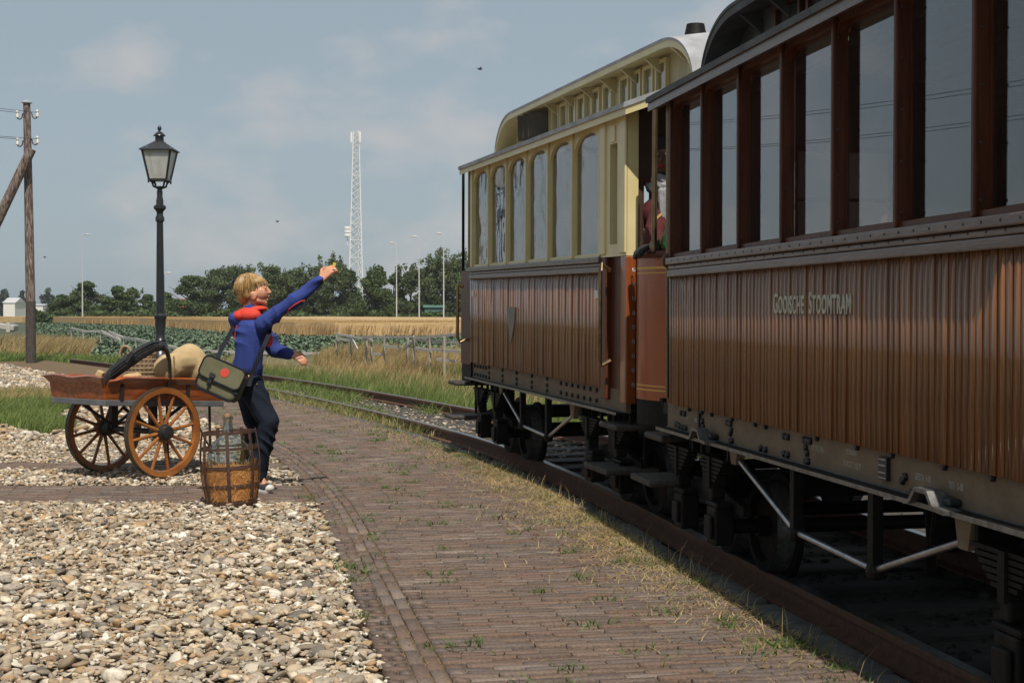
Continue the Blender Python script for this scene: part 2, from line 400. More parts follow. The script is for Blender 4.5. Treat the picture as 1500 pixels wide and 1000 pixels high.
while s < s_at(24):
    x, y, h = curve(s, .315 + rng.normal(0, .006)); o = bpy.data.objects.new('kerb_stone', me_k); COL.objects.link(o); o.parent = platform
    o.location = (float(x), float(y), -.012 + rng.normal(0, .006)); o.rotation_euler = (rng.normal(0, .02), rng.normal(0, .012), float(h) + math.pi / 2 + rng.normal(0, .012)); s += .6

# ------------------------------------------------------------------ cobbles
STONE = [(.31, .215, .125), (.50, .40, .275), (.20, .165, .125), (.40, .25, .12), (.60, .52, .40), (.11, .095, .08), (.38, .29, .19), (.25, .16, .095), (.70, .64, .54), (.42, .34, .24), (.25, .22, .19), (.55, .44, .31)]
M_stone = palette('cobble_stone', STONE, rough=.72, nscale=45, namt=.38, bump=.35)
def ico(sub):
    bm = bmesh.new(); bmesh.ops.create_icosphere(bm, subdivisions=sub, radius=1.0)
    v = np.array([p.co[:] for p in bm.verts]); f = np.array([[q.index for q in p.verts] for p in bm.faces]); bm.free(); return v, f
I2v, I2f = ico(2); I1v, I1f = ico(1)
def lumpy(v, amt, seed):
    r = np.random.default_rng(seed); out_ = v.copy()
    for _ in range(5):
        d = r.normal(size=3); d /= np.linalg.norm(d); out_ *= (1 + amt * np.tanh(2.0 * (v @ d) + r.normal()) * r.uniform(-1, 1))[:, None]
    return out_
def faceted(v, seed):                                      # a few flats cut off, so that not every stone is an egg
    r = np.random.default_rng(900 + seed); o = v.copy()
    for _ in range(4):
        d = r.normal(size=3); d /= np.linalg.norm(d); lim = r.uniform(.5, .85); e = o @ d; k = e > lim; o[k] -= np.outer((e[k] - lim) * .8, d)
    return o
SH2 = [faceted(lumpy(I2v, .22, i), i) for i in range(14)]; SH1 = [faceted(lumpy(I1v, .18, 50 + i), i) for i in range(8)]
def pgrid(y0, y1, sp, side=False):
    out_ = []
    y = y0
    while y < y1:
        xl = -.357 * y - .7; xr = float(edge_x(y)) + .09
        if side: xl, xr = -.357 * y - 3.2, -.357 * y - .68
        x = np.arange(xl, xr, sp); out_.append(np.stack([x, np.full_like(x, y)], 1)); y += sp * .86
    p = np.concatenate(out_); p += rng.uniform(-.42, .42, p.shape) * sp
    p = p[p[:, 0] < edge_x(p[:, 1]) - .015 + np.minimum(.12, rng.exponential(.018, len(p)))]
    for a, b in ((9.44, 10.39), (11.49, 11.97)): p = p[~((p[:, 1] > a - .01) & (p[:, 1] < b + .01))]
    return p
def in_patch(p):                                           # the grassy island at the left of the yard
    px = 750 + FOC * p[:, 0] / p[:, 1]
    return (p[:, 1] > 15.3 + .5 * np.sin(p[:, 0] * 3)) & (p[:, 1] < 22.3 + .6 * np.sin(p[:, 0] * 4)) & (px < 92 + 14 * np.sin(p[:, 1] * 2.1) + 8 * np.sin(p[:, 1] * 7))
def stone_params(n, big):
    a = rng.gamma(8, .0028, n).clip(.012, .05) * big
    b = a * rng.uniform(.58, .95, n); c = a * rng.uniform(.30, .56, n)
    return np.stack([a, b, c], 1), rng.uniform(0, 6.283, n), rng.normal(0, .28, n), rng.normal(0, .28, n)
def rotm(yaw, tx, ty):
    cz, sz = np.cos(yaw), np.sin(yaw); cx, sx = np.cos(tx), np.sin(tx); cy, sy = np.cos(ty), np.sin(ty)
    Z = np.zeros_like(cz); O = np.ones_like(cz)
    Rz = np.stack([cz, -sz, Z, sz, cz, Z, Z, Z, O], 1).reshape(-1, 3, 3); Rx = np.stack([O, Z, Z, Z, cx, -sx, Z, sx, cx], 1).reshape(-1, 3, 3)
    Ry = np.stack([cy, Z, sy, Z, O, Z, -sy, Z, cy], 1).reshape(-1, 3, 3)
    return Rz @ Ry @ Rx
def bake_stones(p, size, rot, z, shapes, faces, name, parent, material):
    k = len(p); which = rng.integers(0, len(shapes), k); S = np.array(shapes)[which] * size[:, None, :]
    v = np.einsum('nij,nkj->nki', rot, S); v[:, :, 0] += p[:, 0:1]; v[:, :, 1] += p[:, 1:2]; v[:, :, 2] += z[:, None]
    m_ = shapes[0].shape[0]
    me = np_mesh(name, v.reshape(-1, 3), None, (faces[None] + m_ * np.arange(k)[:, None, None]).reshape(-1, 3), smooth=True)
    return tag(link(name, me, material, parent), kind='stuff')
cobbles = empty('cobbles'); tag(cobbles, kind='structure')
pn = pgrid(4.1, 9.6, .034); sz, yw, tx, ty = stone_params(len(pn), 1.0); rz_ = rotm(yw, tx, ty); zz = -.012 + rng.normal(0, .0075, len(pn)) + (rng.random(len(pn)) < .14) * .013
vis = (pn[:, 1] > 4.9) & (pn[:, 0] > -.355 * pn[:, 1]); top = zz + sz[:, 2]
order = np.argsort(np.where(vis, pn[:, 1] - 12 * np.clip(top - .004, -.03, .03) - 8 * sz[:, 0], 999)); hero = order[:298]; rest = order[298:]
hero_me = []
for i, sh in enumerate(SH2):
    bm = bmesh.new(); vs = [bm.verts.new(v) for v in sh]; [bm.faces.new([vs[k] for k in f]) for f in I2f]
    me = bpy.data.meshes.new('stone'); bm.to_mesh(me); bm.free(); me.polygons.foreach_set('use_smooth', [True] * len(me.polygons)); me.materials.append(M_stone); hero_me.append(me)
for i in hero:
    o = bpy.data.objects.new('stone', hero_me[int(rng.integers(0, 14))]); COL.objects.link(o); o.parent = cobbles
    o.matrix_local = Matrix.LocRotScale(Vector((pn[i, 0], pn[i, 1], zz[i])), Matrix(rz_[i].tolist()).to_quaternion(), Vector(sz[i]))
bake_stones(pn[rest], sz[rest], rz_[rest], zz[rest], SH2, I2f, 'cobble_stones', cobbles, M_stone)
pm = pgrid(9.6, 14, .037); sz_, yw_, tx_, ty_ = stone_params(len(pm), 1.05)
bake_stones(pm, sz_, rotm(yw_, tx_, ty_), -.012 + rng.normal(0, .008, len(pm)), SH1, I1f, 'mid_cobble_stones', cobbles, M_stone)
pg = pgrid(4.1, 10, .055); sz_, yw_, tx_, ty_ = stone_params(len(pg), .40)
bake_stones(pg, sz_, rotm(yw_, tx_, ty_), .004 + rng.normal(0, .006, len(pg)), SH1, I1f, 'grit', cobbles, M_stone)
pl_ = pgrid(4.1, 30, .088, True); pl_ = pl_[~in_patch(pl_)]; sz_, yw_, tx_, ty_ = stone_params(len(pl_), 2.1)
bake_stones(pl_, sz_, rotm(yw_, tx_, ty_), -.012 + rng.normal(0, .012, len(pl_)), SH1, I1f, 'outer_cobble_stones', cobbles, M_stone)
pf = pgrid(14, 39, .080); pf = pf[~in_patch(pf)]
pf = pf[pf[:, 1] < 37 + .8 * np.sin(pf[:, 0])]
sz, yw, tx, ty = stone_params(len(pf), 2.05)
bake_stones(pf, sz, rotm(yw, tx, ty), -.012 + rng.normal(0, .014, len(pf)), SH1, I1f, 'far_cobble_stones', cobbles, M_stone)

# ------------------------------------------------------------------ railway track
M_rust = mat('rusty_rail', (.075, .036, .022), (.14, .06, .032), rough=.8, scale=25, bump=.3)
M_shine = mat('worn_railhead', (.30, .28, .26), (.42, .40, .38), rough=.32, metal=1.0, scale=20)
M_sleeper = mat('old_sleeper', (.030, .026, .022), (.075, .066, .056), rough=.9, scale=6, stretch=(1, 8, 8), bump=.5, bscale=14)
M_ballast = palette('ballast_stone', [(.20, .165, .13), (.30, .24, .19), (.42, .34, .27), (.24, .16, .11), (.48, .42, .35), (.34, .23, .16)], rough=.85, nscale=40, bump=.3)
tag(strip('trackbed', [.34, -.4, -GAUGE + .4, -GAUGE - 1.1, -GAUGE - 1.6], 0, s_at(38), .5, [-.165, -.15, -.15, -.14, -.19], mat('trackbed_earth', (.035, .03, .025), (.07, .058, .046), rough=.95, scale=18, bump=.5), rise=1), kind='structure')
track = empty('railway_track', (float(curve(s_at(12), -GAUGE / 2)[0]), 12, 0)); tag(track, 'pair of rusty curved rails on dark wooden sleepers beside the platform', 'railway track')
T0 = -track.location
for o_ in (0.0, -GAUGE):
    prof = [(-.055,-.125),(.055,-.125),(.055,-.112),(.012,-.10),(.012,-.035),(.032,-.028),(.032,-.004),(.026,0),(-.026,0),(-.032,-.004),(-.032,-.028),(-.012,-.035),(-.012,-.10),(-.055,-.112)]
    for nm, pr, m_ in (('rail', prof, M_rust), ('rail_head', [(-.024, .0005), (.024, .0005), (.024, .0025), (-.024, .0025)], M_shine)):
        ss = np.arange(s_at(1.5), s_at(37), .3); V = []; F = []; n = len(pr)
        for s in ss:
            for a, z in pr:
                x, y, h = curve(s, o_ + a); V.append((float(x) + T0.x, float(y) + T0.y, z + railz(float(y))))
        for i in range(len(ss) - 1):
            for j in range(n): F.append((i*n+j, (i+1)*n+j, (i+1)*n+(j+1)%n, i*n+(j+1)%n))
        me = bpy.data.meshes.new(nm); me.from_pydata(V, [], F); me.update()
        if nm == 'rail': rail_o = link(nm, me, m_, track)
        else: link(nm, me, m_, rail_o)
me_s = np_mesh('sleeper', TB * np.array([2.0, .2, .12]), TBF); me_s.materials.append(M_sleeper)
s = s_at(2.0)
while s < s_at(33):
    x, y, h = curve(s, -GAUGE / 2 + rng.normal(0, .02)); o = bpy.data.objects.new('sleeper', me_s); COL.objects.link(o); o.parent = track
    o.location = Vector((float(x), float(y), -.128 + railz(float(y)))) + T0; o.rotation_euler = (0, 0, float(h) + rng.normal(0, .015)); s += .52
n = 12000; ss = s_at(3) + (s_at(27) - s_at(3)) * rng.random(n) ** 1.1; oo = rng.uniform(-GAUGE - 1.1, .22, n)
bx, by, bh = curve(ss, oo); p = np.stack([bx, by], 1); sz, yw, tx, ty = stone_params(n, .95)
z = -.148 + rng.normal(0, .012, n) + np.interp(by, [8, 13], [0, .05])
M_shade_ballast = palette('shade_toned_ballast', [(.030, .026, .022), (.05, .042, .035), (.022, .02, .018), (.07, .06, .05)], rough=.85, nscale=40, bump=.3)  # darker stones near the carriages: shade under them put into the colour
shade_toned = by < 11.4 + rng.normal(0, .5, n); rt = rotm(yw, tx, ty)
for k_, nm, m_ in ((shade_toned, 'shade_toned_ballast', M_shade_ballast), (~shade_toned, 'track_ballast', M_ballast)): tag(bake_stones(p[k_], sz[k_], rt[k_], z[k_], SH1, I1f, nm, None, m_), kind='stuff')

# ------------------------------------------------------------------ grasses
def grass(name, pts, hmin, hmax, w, material, lean=(.25, 0), wild=.35, parent=None, hvar=None):
    p = np.asarray(pts, float); n = len(p)
    h = rng.uniform(hmin, hmax, n) * (hvar if hvar is not None else 1); a = rng.uniform(0, 6.283, n); d = np.stack([np.cos(a), np.sin(a)], 1)
    ln = np.array(lean) + rng.normal(0, wild, (n, 2)); ww = w * rng.uniform(.6, 1.3, n)[:, None]
    z = lambda f: p[:, 2:3] + (h * f)[:, None]
    def row(f, k, wd):
        c = p[:, :2] + ln * (h * f ** 1.8)[:, None]; zz = z(f * (1 - .12 * f))
        return np.concatenate([c - d * ww * wd, zz], 1), np.concatenate([c + d * ww * wd, zz], 1)
    a0, b0 = row(0, 0, .5); a1, b1 = row(.5, 1, .42); t0, _ = row(1, 2, 0)
    V = np.stack([a0, b0, a1, b1, t0], 1).reshape(-1, 3); i = 5 * np.arange(n)[:, None]
    me = np_mesh(name, V, i + np.array([[0, 1, 3, 2]]), i + np.array([[2, 3, 4]]))
    return tag(link(name, me, material, parent), kind='stuff')
M_green = palette('green_grass', [(.11, .17, .035), (.165, .235, .055), (.21, .27, .075), (.14, .195, .045), (.31, .30, .12)], rough=.7, nscale=1.5, namt=.3, bump=0, transl=.35)
M_straw = palette('dry_grass', [(.40, .28, .12), (.54, .41, .21), (.30, .20, .08), (.47, .35, .17), (.22, .20, .07)], rough=.75, nscale=1.5, namt=.3, bump=0, transl=.3)
M_weed = palette('weed_leaf', [(.06, .11, .02), (.10, .17, .035), (.14, .20, .05), (.08, .12, .03)], rough=.6, nscale=5, namt=.3, bump=0, transl=.35)
def scatter_between(n, y0, y1, xa, xb, z):
    y = rng.uniform(y0, y1, n); x = xa(y) + (xb(y) - xa(y)) * rng.random(n); return np.stack([x, y, np.full(n, z)], 1)
# verge right of the track: lush by the rail, dry further up
def vx(k): return lambda y: verge_x(y) + k
path = lambda y: np.interp(y, [14, 21.5, 24.4, 27, 31, 36], [2.5, .35, -.35, -1.6, -4.6, -9.5])
g1 = scatter_between(30000, 13, 33, lambda y: verge_x(y) - .75, lambda y: np.maximum(path(y) - .15, verge_x(y) - .6), -.1)
grass('verge_grass', g1, .12, .30, .011, M_green, lean=(.12, 0), wild=.22)
g1b = scatter_between(5000, 15, 36, lambda y: verge_x(y) - .3, lambda y: path(y) + .1, -.1)
grass('dry_verge_grass', g1b, .2, .5, .008, M_straw, lean=(.2, 0), wild=.25)
g2 = scatter_between(75000, 16, 37, lambda y: path(y) + 1.25, lambda y: path(y) + 6.0, -.1)
keep = (g2[:, 0] > np.interp(g2[:, 1], [15, 26, 30, 37], [0, -2.2, -3.3, -5.2]))
g2 = g2[keep]; hv = .42 + .5 * np.clip(np.sin(g2[:, 0] * 1.3) * np.cos(g2[:, 1] * .9) + .6, 0, 1)
grass('tall_dry_grass', g2, .35, .85, .011, M_straw, lean=(.3, 0), wild=.3, hvar=hv)
g3 = scatter_between(26000, 15, 33, lambda y: path(y) + 1.1, lambda y: path(y) + 4.5, -.1)
g3 = g3[(np.sin(g3[:, 0] * 1.7 + 1) * np.cos(g3[:, 1] * .8 + .5) > .05) & (g3[:, 0] > -2.5)]
grass('green_tall_grass', g3, .2, .5, .013, M_weed, lean=(.2, 0), wild=.3)
# left: island in the cobbles and the meadow behind the yard
y = rng.uniform(15, 22.6, 42000); x = -.357 * y - 1.0 + rng.random(42000) * 3.2; q = np.stack([x, y, np.full_like(x, -.04)], 1); q = q[in_patch(q)]
dry = (q[:, 1] > 20.3 + .8 * np.sin(q[:, 0] * 2)) & (rng.random(len(q)) < .8)
grass('island_grass', q[~dry], .06, .22, .010, M_green, wild=.4); grass('island_dry_grass', q[dry], .06, .2, .009, M_straw, wild=.4)
def wedge(n, y0, y1, xpa, xpb, z):
    y = 1 / (1 / y0 + (1 / y1 - 1 / y0) * rng.random(n)); px = rng.uniform(xpa, xpb, n); return np.stack([(px - 750) / FOC * y, y, np.full(n, z)], 1)
q = wedge(36000, 37, 75, -80, 330, -.2); q = q[q[:, 0] < np.interp(q[:, 1], [36, 41, 66], [-8, -15.5, -45]) + 3.2 * (q[:, 1] < 47)]
grass('meadow_grass', q, .12, .4, .03, M_green, wild=.35)
q = wedge(6000, 42, 56, 45, 128, -.2); q = q[(np.abs((q[:, 1] - 46) / 9 + (750 + FOC * q[:, 0] / q[:, 1] - 88) / 70) < 1)]
grass('dry_meadow_grass', q, .35, .8, .02, M_straw, lean=(.35, 0), wild=.22)
q = wedge(3000, 45, 70, -60, 60, -.2); grass('dry_meadow_grass', q, .3, .7, .022, M_straw, lean=(.3, 0), wild=.25)
# weeds and straw on the platform
ss = s_at(14.5) + (s_at(30) - s_at(14.5)) * rng.random(9000); oo = rng.normal(.10, .11, 9000); bx, by, _ = curve(ss, oo)
k = rng.random(9000) < np.clip((by - 14.5) / 4, 0, 1); q = np.stack([bx, by, np.full_like(bx, -.05)], 1)[k]
grass('kerbside_grass', q[::2], .07, .17, .008, M_green, wild=.5); grass('kerbside_dry_grass', q[1::2], .06, .15, .007, M_straw, wild=.6)
n_ = 22000; ss = s_at(15) + (s_at(33) - s_at(15)) * rng.random(n_); oo = rng.uniform(-GAUGE - .6, .2, n_); bx, by, _ = curve(ss, oo)
k = np.sin(ss * 1.9) + np.cos(oo * 7 + ss) + rng.normal(0, .5, n_) > 2.6 - 3.2 * np.clip((by - 16.5) / 6, 0, 1); grass('trackbed_weeds', np.stack([bx, by, np.full_like(bx, -.12)], 1)[k], .10, .24, .010, M_green, wild=.5)
ss = s_at(4) + (s_at(20) - s_at(4)) * rng.random(15000) ** 1.1; oo = .40 + np.abs(rng.normal(0, .27, 15000)); bx, by, _ = curve(ss, oo)
cl = (.35 + .65 * np.exp(-((by - 9.0) / 2.6) ** 2)) * (.75 + .25 * np.sin(ss * 2.3) * np.cos(ss * 5.1 + 1)); k = rng.random(15000) < cl
q = np.stack([bx, by, np.full_like(bx, -.012)], 1)[k]
grass('platform_dry_grass', q, .012, .055, .005, M_straw, lean=(.1, 0), wild=.9)
n_ = 26000; ss = s_at(5.0) + (s_at(15) - s_at(5.0)) * rng.random(n_); oo = .38 + np.abs(rng.normal(0, .20, n_)); bx, by, _ = curve(ss, oo)
k = rng.random(n_) < np.exp(-((by - 9.2) / 2.5) ** 2) * (.7 + .3 * np.sin(ss * 3.7 + oo * 9)) + .12; grass('straw_mat', np.stack([bx, by, np.full_like(bx, -.008)], 1)[k], .012, .034, .006, M_straw, lean=(0, 0), wild=1.5)
ss = s_at(4) + (s_at(19) - s_at(4)) * rng.random(420); oo = .36 + np.abs(rng.normal(0, .06, 420)); bx, by, _ = curve(ss, oo)
grass('platform_seed_stalks', np.stack([bx, by, np.full_like(bx, -.012)], 1), .06, .16, .0035, M_straw, lean=(.25, 0), wild=.35)
tuft = []; litter = []
cent = [(rng.uniform(4.9, 20), rng.uniform(.42, 1.9)) for _ in range(150)] + [(rng.uniform(4.9, 16), .40 + abs(rng.normal(0, .12))) for _ in range(60)]
cent += [(4.9 + 1.3 * i, 2.03 + rng.normal(0, .02)) for i in range(10)] + [(5.35, .62), (5.5, .55), (5.42, .5), (5.8, .6), (7.2, 1.93), (7.35, 1.99), (7.0, 2.0), (5.9, 1.15), (6.6, 1.2), (6.9, .95)] * 2
for yy, off in cent:
    x, y, h = curve(s_at(yy), off); k = int(rng.integers(8, 40)); r = rng.uniform(.012, .05)
    tuft.append(np.stack([x + rng.normal(0, r * 1.5, k), y + rng.normal(0, r, k), np.full(k, -.012)], 1))
grass('joint_weeds', np.concatenate(tuft), .012, .062, .0065, M_weed, lean=(.05, 0), wild=.9)
ss = s_at(3.5) + (s_at(22) - s_at(3.5)) * rng.random(16000) ** 1.15; oo = rng.uniform(.4, 1.95, 16000); bx, by, _ = curve(ss, oo)
grass('joint_straw', np.stack([bx, by, np.full_like(bx, -.012)], 1), .006, .018, .005, M_straw, wild=1.6)

# ------------------------------------------------------------------ fields
M_wheat = palette('ripe_wheat', [(.40, .27, .12), (.50, .36, .18), (.33, .21, .085), (.46, .32, .15)], rough=.8, nscale=.6, namt=.25, bump=0, transl=.2)
xs = np.linspace(-150, 90, 90); yv = np.concatenate([[78.2], np.linspace(78.5, 195, 60)])
front = lambda x: np.interp(x, [-150, -75, -62, -36, -20, -11, 90], [191.5, 190, 186, 140, 98, 79, 73])
V = []; F = []; nx = len(xs)
for j, t in enumerate(np.linspace(0, 1, 70)):
    for x in xs:
        y = front(x) + (195 - front(x)) * t ** 1.5
        V.append((x, y, (.66 + .02 * math.sin(x * .21) + .02 * math.sin(y * .17 + x * .1) + rng.normal(0, .012)) if j else -.1))
for j in range(69):
    for i in range(nx - 1): F.append((j*nx+i, j*nx+i+1, (j+1)*nx+i+1, (j+1)*nx+i))
me = bpy.data.meshes.new('wheat_field'); me.from_pydata(V, [], F); me.update()
M_wfield = mat('wheat_mass', (.34, .22, .10), (.46, .33, .165), rough=.9, scale=2.5, stretch=(.5, 2, 4), bump=.6, bscale=6)
tag(link('wheat_field', me, M_wfield), kind='stuff')
x = rng.uniform(-50, 34, 46000); dy = np.abs(rng.exponential(7, 46000)); q = np.stack([x, front(x) - .3 + dy, np.where(dy < 1.2, -.1, .45)], 1)
grass('wheat_stalks', q, .74, .92, .05, M_wheat, lean=(.15, 0), wild=.12, hvar=np.where(dy < 1.2, 1.0, .42))
M_cabbage = palette('cabbage_leaf', [(.075, .115, .062), (.105, .155, .09), (.14, .195, .125), (.06, .092, .05), (.19, .24, .17)], rough=.85, nscale=4, namt=.3, bump=.2)
cx = []
for r_ in np.arange(-48, 60, .48):
    y = 41.5
    while y < 188:
        x = r_ - .2 * (y - 55) + rng.normal(0, .06)
        lim = np.interp(y, [41, 44, 60, 66, 190], [-13, -14, -19, -22, -64]); hi = np.interp(y, [40, 44.5, 48, 75], [-9, -5.5, 10, 30])
        if lim < x < hi and x > -.36 * y - 3 and x < .04 * y and y < front(x) - .5: cx.append((x, y + rng.normal(0, .06), -.11))
        y += .36 if y < 75 else .8
cx = np.array(cx); nb = 9; k = len(cx)
a = rng.uniform(0, 6.283, (k, nb)); e = rng.uniform(.15, 1.25, (k, nb)); L = rng.uniform(.10, .20, (k, nb))
d = np.stack([np.cos(a) * np.cos(e), np.sin(a) * np.cos(e), np.sin(e)], 2); sd = np.stack([-np.sin(a), np.cos(a), rng.normal(0, .25, (k, nb))], 2)
b = cx[:, None, :] + d * .04
V = np.stack([b, b + d * (L * .55)[..., None] + sd * (L * .42)[..., None], b + d * L[..., None] - np.array([0, 0, .05]), b + d * (L * .55)[..., None] - sd * (L * .42)[..., None]], 2).reshape(-1, 3)
me = np_mesh('cabbage_crop', V, 4 * np.arange(k * nb)[:, None] + np.array([[0, 1, 2, 3]]))
tag(link('cabbage_crop', me, M_cabbage), kind='stuff')
# ------------------------------------------------------------------ tram carriages
M_varnish = mat('brown_varnish', (.120, .042, .0125), (.215, .090, .029), rough=.36, scale=5, stretch=(6, 6, .7), bump=.05, bscale=22, coat=.8, coat_ior=1.45, coat_rough=.10, spec=.1, isl=.24, detail=8)
M_frame_wood = mat('dark_red_wood', (.062, .016, .007), (.10, .030, .012), rough=.42, scale=6, stretch=(5, 5, .6), bump=.1, bscale=20, coat=.12, coat_rough=.2, detail=7, spec=.2)
M_moulding = mat('weathered_moulding', (.085, .048, .036), (.15, .10, .08), rough=.42, scale=7, stretch=(.8, 4, 6), bump=.2, bscale=20, coat=.4, coat_rough=.2)
M_cream = mat('cream_paint', (.60, .50, .25), (.68, .58, .32), rough=.42, scale=3, bump=.08, bscale=18, coat=.2)
M_cream_dirty = mat('soiled_cream_paint', (.44, .37, .21), (.62, .53, .31), rough=.5, scale=4, stretch=(1, 1, .4), bump=.1, bscale=18)
M_roof_grey = mat('grey_roof_felt', (.24, .24, .25), (.38, .38, .40), rough=.75, scale=6, bump=.2, bscale=30)
M_roof_dark = mat('dark_roof_felt', (.045, .045, .048), (.10, .10, .10), rough=.7, scale=6, bump=.2, bscale=30)
M_underframe = mat('black_underframe', (.006, .0055, .005), (.013, .011, .010), spec=.15, rough=.6, scale=14, bump=.25)
M_solebar = mat('solebar_paint', (.14, .10, .065), (.20, .148, .098), spec=.15, rough=.6, scale=7, stretch=(1, 1, 2), bump=.15, bscale=40, rvar=.1)
M_bolt = mat('black_bolt', (.010, .010, .010), (.02, .02, .02), rough=.5)
M_flange = mat('worn_steel_edge', (.10, .098, .095), (.22, .215, .21), rough=.4, metal=.6, scale=30)
M_steel = mat('bright_steel', (.32, .32, .33), (.48, .48, .48), rough=.33, metal=.9, scale=20)
M_brass = mat('old_brass', (.17, .115, .065), (.26, .18, .10), rough=.4, metal=1.0, scale=18)
M_dash = mat('orange_brown_enamel', (.30, .062, .010), (.34, .078, .015), rough=.35, coat=.5, scale=4)
M_line = mat('yellow_lining', (.60, .34, .06), (.62, .36, .07), rough=.5)
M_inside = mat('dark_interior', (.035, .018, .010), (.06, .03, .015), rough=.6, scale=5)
M_blind = mat('drawn_blind', (.05, .04, .03), (.075, .06, .045), rough=.8)
M_letter = mat('tarnished_letter', (.34, .33, .26), (.52, .50, .40), rough=.4, metal=.35, scale=40, bump=.2)
M_stencil = mat('stencil_white', (.42, .38, .33), (.30, .26, .22), rough=.7, scale=60)
M_white = mat('white_enamel', (.72, .70, .66), (.62, .60, .56), rough=.5)
M_step = mat('worn_step_board', (.028, .022, .017), (.06, .05, .04), rough=.75, scale=10, stretch=(1, 5, 1), bump=.3)
M_pane = glass('window_pane', ior=1.68)
M_wavy = glass('old_wavy_pane', ior=1.72, wave=.10, wscale=5.0)
W = .95; FACE = lambda a, b, d: Vector((a, d, b))       # prism in the plane of the side: (x, z) extruded along y

def text_mesh(body, size, sx=.6, ext=.003, smallcaps=False, spacing=1.05):
    c = bpy.data.curves.new('t', 'FONT'); c.body = body; c.size = size; c.extrude = ext; c.space_character = spacing; c.align_x = 'CENTER'
    if ext > .002: c.bevel_depth = .0015; c.offset = .0012
    if smallcaps:
        c.small_caps_scale = .84
        for i, chx in enumerate(body):
            if chx.islower(): c.body_format[i].use_small_caps = True
    o = bpy.data.objects.new('t', c); COL.objects.link(o); dg = bpy.context.evaluated_depsgraph_get(); dg.update()
    me = bpy.data.meshes.new_from_object(o.evaluated_get(dg)); bpy.data.objects.remove(o); bpy.data.curves.remove(c)
    me.transform(Matrix.Diagonal((sx, 1, 1, 1))); me.materials.clear(); return me
SIDE = Matrix(((-1, 0, 0, 0), (0, 0, 1, 0), (0, 1, 0, 0), (0, 0, 0, 1)))
def side_text(body, x, z, size, sx, parent, material, name='lettering', ext=.003, y=W + .001, **k):
    o = link(name, text_mesh(body, size, sx, ext, **k), material, parent)
    o.matrix_local = Matrix.Translation((x, y, z)) @ SIDE; return o

